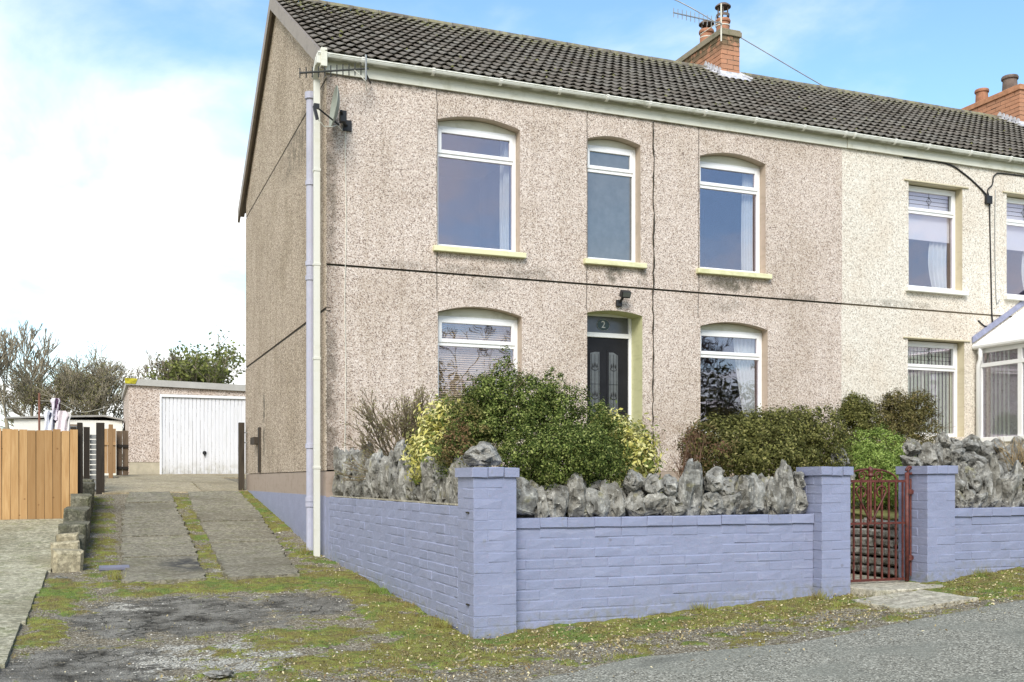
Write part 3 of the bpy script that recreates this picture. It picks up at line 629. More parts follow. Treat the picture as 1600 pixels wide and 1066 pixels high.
t = thing('garden_wall', 'long low lavender painted brick wall under the rubble stones, between corner pillar and gate', 'wall', (.375, .124, 0))
MB().box(.38, 3.415, .127, .33, -.3, .885).build('mortar', M_LAV, t)
face_wall(t, (.378, .124, 0), 0, 3.04, .883, lambda s: float(g(.38+s, 0)), M_LAV)
for k in range(12): put_brick(t, (.378+.2533*(k+.5), .225, .9255), .2510, .236, .083, 0, M_LAV, .002)
parts_fix(t)
t = thing('garden_wall', 'lavender painted brick side wall running from the corner pillar back to the house', 'wall', (0, .4, 0))
MB().box(.0065, .24, .402, 5.60, -.3, 1.06).build('mortar', M_LAV, t)
face_wall(t, (.004, 5.60, 0), -math.pi/2, 5.2, 1.07, lambda s: float(g(0, 5.6-s)), M_LAV, hdr=.08)
MB().box(.008, .235, .405, 5.60, 1.0705, 1.083).build('mortar_bed', M_STEP, t)
o = MB().box(-.004, .20, 5.612, 5.765, .2, 1.06).build('wall_end', M_LAV, t)
parts_fix(t)
t = thing('garden_wall', 'lavender painted brick wall to the right of the gate running out of view', 'wall', (5.02, .05, .2))
MB().box(5.025, 12.0, .053, .26, -.1, .925).build('mortar', M_LAV, t)
face_wall(t, (5.022, .05, 0), 0, 5.6, .923, lambda s: float(g(5.02+s, 0)), M_LAV)
for k in range(22): put_brick(t, (5.022+.2545*(k+.5), .15, .966), .252, .235, .083, 0, M_LAV, .002)
parts_fix(t)

# ------------------------------------------------------------------ garden inside the walls
def gz(x, y): return float(np.interp(y, [.2, 1.2, 3, 5.8], [.93, 1.0, 1.13, 1.36]))
m = MB()
def sheet(m, x0, x1, y0, y1, n=14, mfn=gz):
    vs_ = []; nn = n
    for i in range(nn+1):
        for j in range(nn+1):
            x = x0+(x1-x0)*i/nn; y = y0+(y1-y0)*j/nn; vs_.append((x, y, mfn(x, y)+random.uniform(-.012, .012)))
    m.add(vs_, [(i*(nn+1)+j, (i+1)*(nn+1)+j, (i+1)*(nn+1)+j+1, i*(nn+1)+j+1) for i in range(nn) for j in range(nn)])
sheet(m, .2, 3.74, .2, 5.78); sheet(m, 3.74, 4.72, 2.25, 5.78); sheet(m, 4.93, 14, .42, 5.78, mfn=lambda x, y: gz(x, y)-.09)
m.add([(3.74, .34, .2), (3.74, 2.26, .2), (3.74, 2.26, 1.1), (3.74, .34, .95)], [(0, 1, 2, 3)]); m.add([(4.95, .34, .2), (4.95, 2.66, .2), (4.95, 2.66, 1.0), (4.95, .34, .86)], [(0, 1, 2, 3)])
o = m.build('garden_soil', simple('garden_lawn', (0.17, 0.17, 0.055), 0.95, 0.4, 9, 0.5)); o['kind'] = 'structure'

# stones ------------------------------------------------------------
from mathutils import noise as mn
def stone_mesh(seed, sub=4):
    bm = bmesh.new(); bmesh.ops.create_icosphere(bm, subdivisions=sub, radius=.5); r = random.Random(seed); off = Vector((r.uniform(0, 99), r.uniform(0, 99), r.uniform(0, 99)))
    pl = [(Vector((r.gauss(0, 1), r.gauss(0, 1), r.gauss(0, .7))).normalized(), r.uniform(.30, .47)) for _ in range(18)]
    tap = r.uniform(.0, .42); tx = r.uniform(-.25, .25)
    for v in bm.verts:
        p = v.co.normalized(); p = Vector([math.copysign(abs(c_)**.62, c_)*.5 for c_ in p])*1.02
        for (n_, d_) in pl:
            k = p.dot(n_)-d_
            if k > 0: p -= n_*k*.95
        k = max(0, p.z+.1); p.x *= 1-tap*k; p.y *= 1-tap*k*.6; p.x += tx*k
        q = p*2.1+off; rid = 1-abs(mn.noise(q*1.5))*2
        p *= 1+.17*mn.noise(q)+.07*rid*rid-.05
        c_ = mn.noise(q*1.9+Vector((7, 3, 1)))
        if c_ > .26: p *= 1-min(.45, (c_-.26)*2.4)
        p += v.normal*(.035*mn.noise(q*4)+.02*mn.noise(q*9))
        v.co = p
    me = bpy.data.meshes.new('stone'); bm.to_mesh(me); bm.free(); me.materials.append(M_STONE)
    return me
STONES = [stone_mesh(k) for k in range(16)]
def put_stone(parent, c, d, rot, k=None):
    o = bpy.data.objects.new('stone', STONES[(k if k is not None else random.randrange(16)) % 16]); col.objects.link(o); o.parent = parent
    o.location = c; o.scale = (d[0]*1.25, d[1]*1.2, d[2]*1.12); o.rotation_euler = rot; return o
def stone_row(parent, p0, p1, base, h, wmin=.11, wmax=.25, depth=.2, hv=.25, lean=.25):
    p0 = Vector(p0); p1 = Vector(p1); L = (p1-p0).length; u = (p1-p0)/L; ang = math.atan2(u.y, u.x); s = 0
    while s < L-.05:
        wd = min(random.uniform(wmin, wmax), max(.1, L-s)); hh = h*random.uniform(1-hv, 1+hv*.6); c = p0+u*(s+wd/2)
        if random.random() < .3:      # two smaller stones one over the other
            h1 = hh*random.uniform(.4, .6)
            put_stone(parent, (c.x, c.y, base+h1/2-.01), (wd*1.1, depth, h1*1.1), (random.uniform(-.3, .3), random.uniform(-.4, .4), ang+random.uniform(-.2, .2)))
            put_stone(parent, (c.x+random.uniform(-.02, .02), c.y+.02, base+h1+(hh-h1)/2-.02), (wd*random.uniform(.7, 1), depth*.9, (hh-h1)*1.1), (random.uniform(-.3, .3), random.uniform(-.4, .4), ang+random.uniform(-.3, .3)))
        else:
            put_stone(parent, (c.x, c.y, base+hh/2-.02), (wd*1.08, depth, hh*1.05), (random.uniform(-.12, .12), random.uniform(-lean, lean), ang+random.uniform(-.2, .2)))
        if random.random() < .6: put_stone(parent, (c.x+u.x*wd/2, c.y+u.y*wd/2-.02*abs(u.x), base+random.uniform(.03, .07)), (.10, .10, .10), (random.random(), random.random(), random.random()))
        s += wd*.82
t = thing('rubble_wall', 'row of upright grey limestone rocks standing on the long front brick wall', 'stone wall', (.4, .25, .97))
stone_row(t, (.44, .25, 0), (1.5, .25, 0), .965, .32); stone_row(t, (1.48, .25, 0), (3.42, .25, 0), .965, .42, .13, .3); stone_row(t, (.5, .40, 0), (3.4, .42, 0), .98, .34, hv=.3); parts_fix(t)
t = thing('rubble_wall', 'weathered upright limestone slabs on top of the side wall beside the driveway', 'stone wall', (.12, .5, 1.07))
stone_row(t, (.13, .52, 0), (.13, 2.4, 0), 1.08, .40); stone_row(t, (.13, 2.4, 0), (.13, 5.55, 0), 1.08, .55, lean=.3); stone_row(t, (.28, .6, 0), (.28, 5.4, 0), 1.08, .40); parts_fix(t)
t = thing('rubble_wall', 'pale limestone rocks on the brick wall right of the gate', 'stone wall', (5.05, .16, 1.0))
stone_row(t, (5.08, .2, 0), (9.2, .2, 0), 1.0, .44); parts_fix(t)
t = thing('rubble_wall', 'upper tier of grey rocks retaining the raised bed of the neighbouring garden', 'stone wall', (4.85, .9, 1.1))
stone_row(t, (5.15, .85, 0), (9.5, .85, 0), 1.42, .34, .14, .26, .22); stone_row(t, (5.3, .72, 0), (9.5, .70, 0), 1.15, .36, .16, .28, .24); stone_row(t, (5.3, .5, 0), (9.2, .5, 0), 1.0, .40, .2, .3, .24)
parts_fix(t)
o = put_stone(None, (.14, .20, 1.49), (.30, .24, .22), (.1, .1, .3), 6); o.name = 'boulder'; tag(o, 'mossy grey boulder resting on top of the corner pillar', 'stone')
o = put_stone(None, (4.36, .92, 1.52), (.22, .2, .22), (.2, .1, .3), 5); o.name = 'boulder'; tag(o, 'upper pale lichened rock stacked behind the pillar left of the gate', 'stone')
o = put_stone(None, (4.34, .9, 1.28), (.26, .24, .27), (.5, .2, .9), 7); o.name = 'boulder'; tag(o, 'lower of two rocks stacked behind the pillar left of the gate', 'stone')
# steps seen through the gate
t = thing('dry_stone_bank', 'low dry laid bank of long flat dark stones behind the red gate', 'stone wall', (4.8, 1.2, .3))
for k in range(6):
    z1 = .385+.098*k; y_ = .42; xo = 4.76+.018*k
    while y_ < 2.7:
        wd = random.uniform(.16, .38); H_ = random.uniform(.07, .095)
        o = bpy.data.objects.new('stone', brick_mesh(wd-.01, .3, H_, 900+k*17+int(y_*10), M_STONE, .018)); col.objects.link(o); o.parent = t
        o.location = (xo+.14+random.uniform(-.02, .02), y_+wd/2, z1-.05+random.uniform(-.006, .006)); o.rotation_euler = (random.uniform(-.06, .06), random.uniform(-.06, .06), math.pi/2+random.uniform(-.1, .1)); y_ += wd
    s_ = 3.75
parts_fix(t)
t = thing('garden_steps', 'concrete garden steps rising to the front door behind the gate', 'steps', (4.2, 2.0, .28))
for k in range(4): MB().box(3.745, 4.75, 1.2+.4*k, 3.2, .28+.16*k, .44+.16*k-.002).build('step', M_STEP, t, bevel=.01)
MB().box(3.745, 4.75, .36, 1.2, .1, .275).build('path', M_STEP, t)
parts_fix(t)

# ------------------------------------------------------------------ houses
YF = 5.78; YB = 13.70; ZSTR = 4.13
def arch_pts(x0, x1, zs, rise, n=10):
    return [(x0+(x1-x0)*k/n, zs+rise*(1-(2*k/n-1)**2)) for k in range(n+1)]
def wall_panel(m, x0, x1, z0, z1, y, holes, back=None):
    """front sheet with arched holes"""
    xs_ = x0
    for (a, b, c, d, r) in sorted(holes):
        m.add([(xs_, y, z0), (a, y, z0), (a, y, z1), (xs_, y, z1)], [(0, 1, 2, 3)])
        if c > z0: m.add([(a, y, z0), (b, y, z0), (b, y, c), (a, y, c)], [(0, 1, 2, 3)])
        ap = arch_pts(a, b, d, r)
        for (p, q) in zip(ap, ap[1:]): m.add([(p[0], y, p[1]), (q[0], y, q[1]), (q[0], y, z1), (p[0], y, z1)], [(0, 1, 2, 3)])
        xs_ = b
    m.add([(xs_, y, z0), (x1, y, z0), (x1, y, z1), (xs_, y, z1)], [(0, 1, 2, 3)])
def reveal(parent, hole, y0, y1, mat, head=None):
    a, b, c, d, r = hole; m = MB(); e = .0
    m.add([(a, y0, c), (a, y1, c), (a, y1, d), (a, y0, d)], [(0, 1, 2, 3)]); m.add([(b, y0, c), (b, y0, d), (b, y1, d), (b, y1, c)], [(0, 1, 2, 3)])
    m.add([(a, y0, c), (b, y0, c), (b, y1, c), (a, y1, c)], [(0, 1, 2, 3)])
    ap = arch_pts(a, b, d, r)
    for (p, q) in zip(ap, ap[1:]): m.add([(p[0], y0, p[1]), (q[0], y0, q[1]), (q[0], y1, q[1]), (p[0], y1, p[1])], [(0, 1, 2, 3)])
    m.build('reveal', mat, parent)
def ring(m, x0, x1, z0, z1, w_, y0, y1):
    m.box(x0, x0+w_, y0, y1, z0, z1).box(x1-w_, x1, y0, y1, z0, z1).box(x0+w_, x1-w_, y0, y1, z0, z0+w_).box(x0+w_, x1-w_, y0, y1, z1-w_, z1)
def curtain(parent, x0t, x0b, x1, z0, z1, y, mat, waves=6, name='curtain', sag=.0):
    m = MB(); nz_, nx_ = 14, 40
    for j in range(nz_+1):
        t_ = j/nz_; z = z0+(z1-z0)*t_; k = t_**1.5; xl = x0b+(x0t-x0b)*k+sag*math.sin(math.pi*t_)
        for i in range(nx_+1):
            s = i/nx_; m.v.append((xl+(x1-xl)*s, y+.022*math.sin(s*waves*6.283+math.sin(t_*3)), z))
    for j in range(nz_):
        for i in range(nx_): a = j*(nx_+1)+i; m.f.append((a, a+1, a+nx_+2, a+nx_+1))
    return m.build(name, mat, parent, smooth=True)
def window(parent, hole, rec, zt, sillmat, glass=M_GLASS, revmat=None, ysurf=YF, label=None, cover=None, leaded=False, sill=(.07, .08)):
    a, b, c, d, r = hole; wdw = bpy.data.objects.new('window', None); link(wdw, parent)
    if label: wdw['label'] = label
    reveal(wdw, hole, ysurf, ysurf+rec+.12, revmat or M_REV)
    y = ysurf+rec; top = d-.015 if r == 0 else d-.03
    m = MB(); ring(m, a+.002, b-.002, c+.002, top, .058, y, y+.06); m.box(a+.058, b-.058, y+.001, y+.059, zt-.028, zt+.028); m.build('frame', M_WHITE, wdw, bevel=.006)
    m = MB(); ring(m, a+.05, b-.05, zt+.020, top-.045, .052, y-.014, y+.03); m.build('sash', M_WHITE, wdw, bevel=.006)
    MB().box(a+.095, b-.095, y+.012, y+.018, zt+.065, top-.09).build('pane', glass, wdw)
    MB().box(a+.056, b-.056, y+.022, y+.028, c+.056, zt-.026).build('pane', glass, wdw)
    if r > 0:
        ap = arch_pts(a+.003, b-.003, d-.002, r-.004); poly = [(a+.003, top+.002)]+ap+[(b-.003, top+.002)]
        MB().prism([(p[0], p[1]) for p in [poly[0]]+poly[1:]], 1, y+.008, y+.05).build('arch_infill', M_FASC, wdw)
    if sillmat:
        s1, s2 = sill; m = MB(); m.prism([(ysurf-s2, c-.085), (ysurf+rec, c-.085), (ysurf+rec, c+.004), (ysurf-s2, c-.012)], 0, a-s1, b+s1); m.build('sill', sillmat, wdw, bevel=.008)
    if leaded:
        m = MB(); x0, x1, z0, z1 = a+.10, b-.10, zt+.07, top-.095; yy = y+.010
        for q in range(1, 4): m.box(x0, x1, yy-.002, yy+.001, z0+(z1-z0)*q/4-.003, z0+(z1-z0)*q/4+.003)
        for q in (x0+.05, x1-.05, (x0+x1)/2): m.box(q-.003, q+.003, yy-.0035, yy-.0022, z0, z1)
        cx, cz, q = (x0+x1)/2, (z0+z1)/2, .055
        m.tube([(cx-q, yy-.004, cz), (cx, yy-.004, cz+q*1.2), (cx+q, yy-.004, cz), (cx, yy-.004, cz-q*1.2)], .004, 4, closed=True); m.build('lead_strip', M_BLACK, wdw)
        for q in (x0+.02, x1-.02): MB().box(q-.02, q+.02, yy-.003, yy, z0, z1).build('glass_border', M_GREY, wdw)
    if cover: cover(wdw, a, b, c, d, y)
    return wdw
H1 = thing('end_terrace_house', 'two storey end of terrace house in pinkish pebbledash with grey tiled roof', 'house', (0, YF, .27))
H1.location = (0, 0, 0)
up = [(1.53, 2.75, 4.50, 6.235, .10), (3.81, 4.68, 4.50, 6.245, .08), (5.70, 6.89, 4.50, 6.215, .10)]
lo = [(1.54, 2.785, 2.0, 3.60, .10), (3.81, 4.72, 1.38, 3.72, .055), (5.72, 6.94, 2.0, 3.63, .09)]
XB = 8.36
m = MB(); wall_panel(m, 0, XB, ZSTR+.012, 6.80, YF-.016, up); m.add([(0, YF-.016, ZSTR+.012), (XB, YF-.016, ZSTR+.012), (XB, YF+.05, ZSTR+.012), (0, YF+.05, ZSTR+.012)], [(0, 1, 2, 3)])
wall_panel(m, 0, XB, 1.42, ZSTR-.014, YF, lo); m.add([(0, YF, ZSTR-.014), (XB, YF, ZSTR-.014), (XB, YF+.05, ZSTR-.014), (0, YF+.05, ZSTR-.014)], [(0, 1, 2, 3)])
m.build('front_wall', M_FRONT, H1)
MB().box(.001, XB-.001, YF+.004, YF+.06, ZSTR-.0135, ZSTR+.0115).build('string_course', M_JOINT, H1)  # dark strip: the groove's shadow line put into the colour, along with moss
# gable: lower, middle and upper fields of render with dark joints between
def zroof(y): return 6.82+.6*(min(y, 2*9.88-y)-5.6)
def yz_strip(m, x, pts): m.add([(x, p[0], p[1]) for p in pts], [tuple(range(len(pts)))])
m = MB()
yz_strip(m, -.012, [(YF-.016, 1.41), (YB, 1.41), (YB, 3.525), (YF-.016, 3.525)]); yz_strip(m, -.006, [(YF-.016, 3.57), (YB, 3.57), (YB, 6.555), (YF-.016, 6.555)])
yz_strip(m, .0, [(YF-.016, 6.60), (YB, 6.60), (YB, zroof(YB)-.03), (9.88, zroof(9.88)-.03), (YF-.016, zroof(YF)-.03)])
for z, x in ((1.41, -.012), (3.525, -.012), (3.57, -.006), (6.555, -.006), (6.60, 0)): m.add([(x, YF-.016, z), (.06, YF-.016, z), (.06, YB, z), (x, YB, z)], [(0, 1, 2, 3)])
for z0, z1, x in ((1.41, 3.525, -.012), (3.57, 6.555, -.006)): m.add([(x, YF-.016, z0), (.001, YF-.016, z0), (.001, YF-.016, z1), (x, YF-.016, z1)], [(0, 1, 2, 3)])
m.build('gable_wall', M_GABLE, H1)
MB().box(.004, .07, YF+.002, YB, 3.52, 3.575).box(.005, .07, YF+.002, YB, 6.55, 6.605).build('render_joint', M_JOINT, H1)
MB().box(-.004, .2, YF-.004, YB-.01, 1.06, 1.40).box(.2, XB, YF+.004, YF+.2, 1.0, 1.415).build('plinth', M_PLINTH, H1)
MB().box(-.014, .2, YF+.01, YB-.02, 0, 1.075).build('painted_plinth', M_LAV, H1)
MB().box(.05, XB, YB-.2, YB, .8, 6.8).build('rear_wall', M_GABLE, H1)
MB().box(XB-.1, XB-.002, YF+.2, YB-.2, 1, 6.8).build('party_wall', M_INT, H1)
def interior(x0, x1, parent):
    m = MB(); y0, y1 = YF+.36, 9.6
    for (z0, z1) in ((1.4, 3.95), (4.05, 6.62)):
        m.add([(x0, y1, z0), (x1, y1, z0), (x1, y1, z1), (x0, y1, z1)], [(0, 1, 2, 3)]); m.add([(x0, YF+.1, z0), (x1, YF+.1, z0), (x1, y1, z0), (x0, y1, z0)], [(0, 1, 2, 3)])
        m.add([(x0, YF+.1, z1), (x1, YF+.1, z1), (x1, y1, z1), (x0, y1, z1)], [(0, 1, 2, 3)])
        for x in (x0, x1, x0+(x1-x0)*.42, x0+(x1-x0)*.60): m.add([(x, y0, z0), (x, y1, z0), (x, y1, z1), (x, y0, z1)], [(0, 1, 2, 3)])
    m.build('interior_walls', M_INT, parent)
interior(.15, 8.2, H1)
def cv_w1(w_, a, b, c, d, y): curtain(w_, b-.14, b-.20, b-.06, c+.05, d-.06, y+.12, M_CURT, 3, sag=.03); curtain(w_, b-.16, b-.17, b-.06, c+.05, d-.06, y+.2, M_CURT, 3)
def cv_w3(w_, a, b, c, d, y): curtain(w_, b-.24, b-.26, b-.05, c+.05, d-.05, y+.12, M_CURT, 4)
def cv_w3b(w_, a, b, c, d, y): curtain(w_, b-.46, b-.22, b-.05, c+.05, d-.05, y+.12, M_CURT, 5, sag=-.05)
def cv_blind(w_, a, b, c, d, y):
    z = c+.03
    while z < d-.04:
        m = MB(); m.cbox(((a+b)/2, y+.12, z), (b-a-.06, .028, .003), Matrix.Rotation(.9, 3, 'X')); m.build('blind_slat', M_BROWNBLIND, w_); z += .031
window(H1, up[0], .15, 5.80, M_SILL, ysurf=YF-.016, cover=cv_w1, label='upper left window with a white curtain at its right edge')
window(H1, up[1], .15, 5.84, M_SILL, M_FROST, ysurf=YF-.016, label='narrow frosted upper window')
window(H1, up[2], .15, 5.80, M_SILL, ysurf=YF-.016, cover=cv_w3, label='upper right window with net curtain')
window(H1, lo[0], .15, 3.18, M_SILL, cover=cv_blind, label='ground floor window with brown slatted blind')
window(H1, lo[2], .15, 3.20, M_SILL, cover=cv_w3b, label='ground floor window with draped white curtain')
# front door
D = bpy.data.objects.new('front_door', None); link(D, H1); D['label'] = 'black front door with leaded glass and oval fanlight number 2'
reveal(D, lo[1], YF, YF+.40, M_REVY)
yd = YF+.33
m = MB(); m.box(3.812, 3.845, yd, yd+.07, 1.40, 3.775).box(4.668, 4.718, yd, yd+.07, 1.40, 3.775).box(3.845, 4.668, yd, yd+.07, 3.735, 3.775).box(3.845, 4.668, yd-.004, yd+.07, 3.42, 3.49); m.build('door_frame', M_WHITE, D, bevel=.006)
MB().box(3.848, 4.665, yd+.02, yd+.065, 1.42, 3.418).build('door_leaf', M_DOOR, D, bevel=.004)
MB().box(3.85, 4.665, yd+.03, yd+.036, 3.49, 3.735).build('fanlight', M_DGLASS, D)
def oval(cx, cz, rx, rz, n=24): return [(cx+rx*math.cos(6.2832*k/n), cz+rz*math.sin(6.2832*k/n)) for k in range(n)]
MB().prism(oval(4.25, 3.612, .105, .085), 1, yd+.024, yd+.029).build('number_oval', simple('dark_green_glass', (0.02, 0.05, 0.045), 0.2, 0.2, spec=.5), D)
MB().tube([(p[0], yd+.024, p[1]) for p in oval(4.25, 3.612, .105, .085)], .004, 5, closed=True).build('lead_strip', M_GREY, D)
fc = bpy.data.curves.new('numeral', 'FONT'); fc.body = '2'; fc.size = .15; fc.extrude = .001; fc.align_x = 'CENTER'; fc.align_y = 'CENTER'
fo = bpy.data.objects.new('numeral', fc); link(fo); fo.location = (4.25, yd+.022, 3.612); fo.rotation_euler = (R(90), 0, 0)
bpy.context.view_layer.update(); fme = bpy.data.meshes.new_from_object(fo.evaluated_get(bpy.context.evaluated_depsgraph_get())); fme.materials.clear(); fme.materials.append(M_WHITE)
nu = bpy.data.objects.new('numeral', fme); link(nu, D); nu.location = fo.location; nu.rotation_euler = fo.rotation_euler; bpy.data.objects.remove(fo)
nu.name = 'numeral'
for s in (-1, 1):
    cx = 4.255+s*.155; x0, x1 = cx-.075, cx+.075; z0, z1 = 2.26, 3.20
    def pan(e): return [(x0-e, z0-e), (x1+e, z0-e), (x1+e, z1-.02*(1 if s > 0 else 0)+e-(.0 if s < 0 else .02)), (cx, z1+.0+e), (x0-e, z1+e-.02*(1 if s < 0 else 0))]
    MB().prism(pan(.03), 1, yd+.010, yd+.020).build('moulding', M_DOOR, D, bevel=.004)
    MB().prism(pan(0), 1, yd+.004, yd+.011).build('door_glass', M_DGLASS, D)
    m = MB(); yy = yd+.002
    for x in (x0+.018, x1-.018, cx): m.box(x-.003, x+.003, yy-.001, yy+.002, z0, z1-.03)
    for z in (2.72,): m.box(x0, x1, yy-.0025, yy-.0012, z-.003, z+.003)
    for z in (2.55, 2.98):
        for q in (-1, 0, 1): m.add([(cx+q*.032-.014, yy-.003, z+.02*(1-abs(q))), (cx+q*.032, yy-.003, z-.025), (cx+q*.032+.014, yy-.003, z+.02*(1-abs(q))), (cx+q*.036, yy-.003, z+.055+.03*(1-abs(q)))], [(0, 1, 2, 3)])
        m.tube([(cx+.055*math.cos(a_), yy-.003, z-.01-.045*math.sin(a_)) for a_ in [math.pi*k/8 for k in range(9)]], .004, 4)
    m.build('lead_strip', M_BLACK, D)
m = MB().box(4.14, 4.40, yd+.002, yd+.019, 2.085, 2.15); m.build('letter_box', M_WHITE, D, bevel=.004)
m = MB(); m.box(3.79, 4.74, YF-.1, YF+.33, 1.28, 1.38); m.build('door_step', M_STEP, D, bevel=.01)

# --- roof
def tile_arrays():
    W_, Lr, n = .30, .365, 16; prof = []
    for i in range(n+1):
        u = i/n; p = (u*2) % 1.0; h = .026*(.5-.5*math.cos(2*math.pi*p))**1.3; prof.append((u*W_, h))
    V = []; 
    for (x, h) in prof: V.append((x, 0, h+.043))       # lower, raised edge
    for (x, h) in prof: V.append((x, Lr, h*.9+.004))
    for (x, h) in prof: V.append((x, .004, h+.030))
    F = [];N = n+1
    for i in range(n): F.append((i, i+1, N+i+1, N+i)); F.append((2*N+i, 2*N+i+1, i+1, i))
    F.append((0, N, 2*N)); F.append((n, 2*N+n, N+n))
    return V, F
TV, TF = tile_arrays(); TILES = []
for k in range(4):
    rr = random.Random(k); m = MB(); m.add([(x+rr.uniform(-.002, .002), y+(rr.uniform(-.006, .006) if y == 0 else 0), z+rr.uniform(-.002, .002)) for (x, y, z) in TV], TF)
    me = m.mesh('tile', M_TILE)
    TILES.append(me)
PITCH = math.atan(.6); GA = (9.86-5.60)/math.cos(PITCH)/15.0
camv = Vector(cam.location)
def roof(parent, x0, x1, holes=()):
    rf = bpy.data.objects.new('roof', None); link(rf, parent)
    m = MB(); m.add([(x0, 5.60, 6.80), (x1, 5.60, 6.80), (x1, 9.88, 9.37), (x0, 9.88, 9.37)], [(0, 1, 2, 3)]); m.build('roof_underlay', M_JOINT, rf)
    m = MB(); n = 40
    m.add([(x0-.02, 9.88, 9.40), (x1, 9.88, 9.40), (x1, 14.2, 6.80), (x0-.02, 14.2, 6.80)], [(0, 1, 2, 3)]); m.build('rear_slope', M_TILE, rf)
    sp = []; nc = int(round((x1-x0)/.30)); tw = (x1-x0)/nc
    for rI in range(15):
        for c in range(nc):
            d = rI*GA; p = Vector((x0+c*tw, 5.585+d*math.cos(PITCH), 6.825+d*math.sin(PITCH))); sp.append(((p-camv).length, p))
    sp.sort(key=lambda q: q[0]); cs, sn = math.cos(PITCH), math.sin(PITCH)
    for k, (dd, p) in enumerate(sp[:300]):
        o = bpy.data.objects.new('tile', random.choice(TILES)); col.objects.link(o); o.parent = rf; o.location = p+Vector((0, 0, random.uniform(-.003, .003)))
        o.rotation_euler = (PITCH+random.uniform(-.008, .012), random.uniform(-.010, .010), random.uniform(-.014, .014)); o.scale = (tw/.30, 1, 1)
    T = np.array(TV)*np.array([tw/.30, 1, 1]); T2 = np.stack([T[:, 0], T[:, 1]*cs-T[:, 2]*sn, T[:, 1]*sn+T[:, 2]*cs], -1)
    m = MB()
    for (dd, p) in sp[300:]:
        m.add(T2+np.array(p)+np.array([0, 0, random.uniform(-.003, .003)]), TF)
    o = m.build('upper_tiles', M_TILE, rf); o['kind'] = 'stuff'
    mb = MB(); rm = random.Random(int(x0*10)+3)
    for k in range(260):
        x = rm.uniform(x0+.1, x1-.1); y = 9.85-abs(rm.gauss(0, .45)) if rm.random() < .6 else rm.uniform(5.7, 9.8); r_ = rm.uniform(.012, .038); z = 6.825+.6*(y-5.585)+.045
        V_ = [(x+r_*rm.uniform(.7, 1.3)*math.cos(a), y+r_*rm.uniform(.7, 1.3)*math.sin(a), z+r_*.6*math.sin(a)-.01) for a in [k2*1.2566 for k2 in range(5)]]+[(x, y, z+r_*.7)]
        mb.add(V_, [(i_, (i_+1) % 5, 5) for i_ in range(5)])
    o = mb.build('roof_moss', simple('roof_moss', (.13, .13, .045), .95, .4, 20), rf); o['kind'] = 'stuff'
    # ridge tiles
    V_, F_ = [], []; n = 8
    for e in (0, 1):
        for rad in (.125, .105):
            for k in range(n+1): a = math.pi*k/n; V_.append((.44*e, math.cos(a)*rad, math.sin(a)*rad*.75))
    N = n+1
    for k in range(n): F_ += [(k, k+1, 2*N+k+1, 2*N+k), (k, N+k, N+k+1, k+1), (2*N+k, 2*N+k+1, 3*N+k+1, 3*N+k)]
    m = MB(); m.add(V_, F_); rme = m.mesh('ridge_tile', M_TILE)
    s = x0
    while s < x1-.1:
        o = bpy.data.objects.new('ridge_tile', rme); col.objects.link(o); o.parent = rf; o.location = (s, 9.88, 9.38+random.uniform(-.004, .004)); o.rotation_euler = (0, random.uniform(-.01, .01), 0); s += .45
    return rf
roof(H1, -.06, XB)
# barge boards and eaves
def sl_box(m, x0, x1, ya, yb, zoff0, zoff1):
    za, zb = 6.82+.6*(ya-5.6), 6.82+.6*(yb-5.6)
    m.prism([(ya, za+zoff0), (yb, zb+zoff0), (yb, zb+zoff1), (ya, za+zoff1)], 0, x0, x1)
m = MB(); sl_box(m, -.105, -.062, 5.62, 9.88, -.20, .03); m.build('barge_board', M_BARGE, H1)
m = MB(); sl_box(m, -.062, .02, 5.80, 9.85, -.06, -.03); m.build('verge_soffit', M_BARGE, H1)
m = MB(); m.prism([(9.88, 9.388-.20), (14.2, 6.796-.20), (14.2, 6.826), (9.88, 9.418)], 0, -.105, -.062); m.build('barge_board', M_BARGE, H1)
m = MB(); m.prism([(9.88, 9.30), (14.2, 6.72), (14.2, 6.75), (9.88, 9.33)], 0, -.062, .03); m.build('verge_soffit', M_BARGE, H1)
def gutter(parent, x0, x1, brk, z=6.80):
    gu = bpy.data.objects.new('gutter', None); link(gu, parent)
    m = MB(); n = 8; yc, r_ = 5.645, .062; V_ = []
    for x in (x0, x1):
        for rad in (r_, r_-.006):
            for k in range(n+1): a = math.pi+math.pi*k/n; V_.append((x, yc+rad*math.cos(a), z+.04+rad*math.sin(a)))
    N = n+1; F_ = []
    for k in range(n): F_ += [(k, k+1, 2*N+k+1, 2*N+k), (N+k, 3*N+k, 3*N+k+1, N+k+1)]
    F_ += [(0, 2*N, 3*N, N), (n, N+n, 3*N+n, 2*N+n)]; F_ += [tuple(range(0, N)), tuple(range(2*N, 3*N))[::-1]]
    m.add(V_, F_); m.box(x0, x1, yc-r_-.005, yc-r_+.008, z+.03, z+.046); m.build('channel', M_GUTT, gu)
    for x in brk:
        m = MB(); V_ = []
        for xx in (x-.02, x+.02):
            for k in range(n+1): a = math.pi+math.pi*k/n; V_.append((xx, yc+(r_+.007)*math.cos(a), z+.04+(r_+.007)*math.sin(a)))
        m.add(V_, [(k, k+1, N+k+1, N+k) for k in range(n)]+[tuple(range(N)), tuple(range(N, 2*N))[::-1]])
        m.box(x-.02, x+.02, yc-r_-.010, yc-r_+.012, z+.035, z+.054); m.build('bracket', M_SILLW, gu)
    return gu
MB().box(-.02, XB+.07, 5.728, 5.758, 6.64, 6.82).box(-.02, XB+.07, 5.758, YF-.018, 6.645, 6.66).build('fascia', M_FASC, H1, bevel=.003)
MB().box(-.11, -.03, 5.57, 5.80, 6.66, 6.90).build('box_end', M_FASC, H1, bevel=.003)
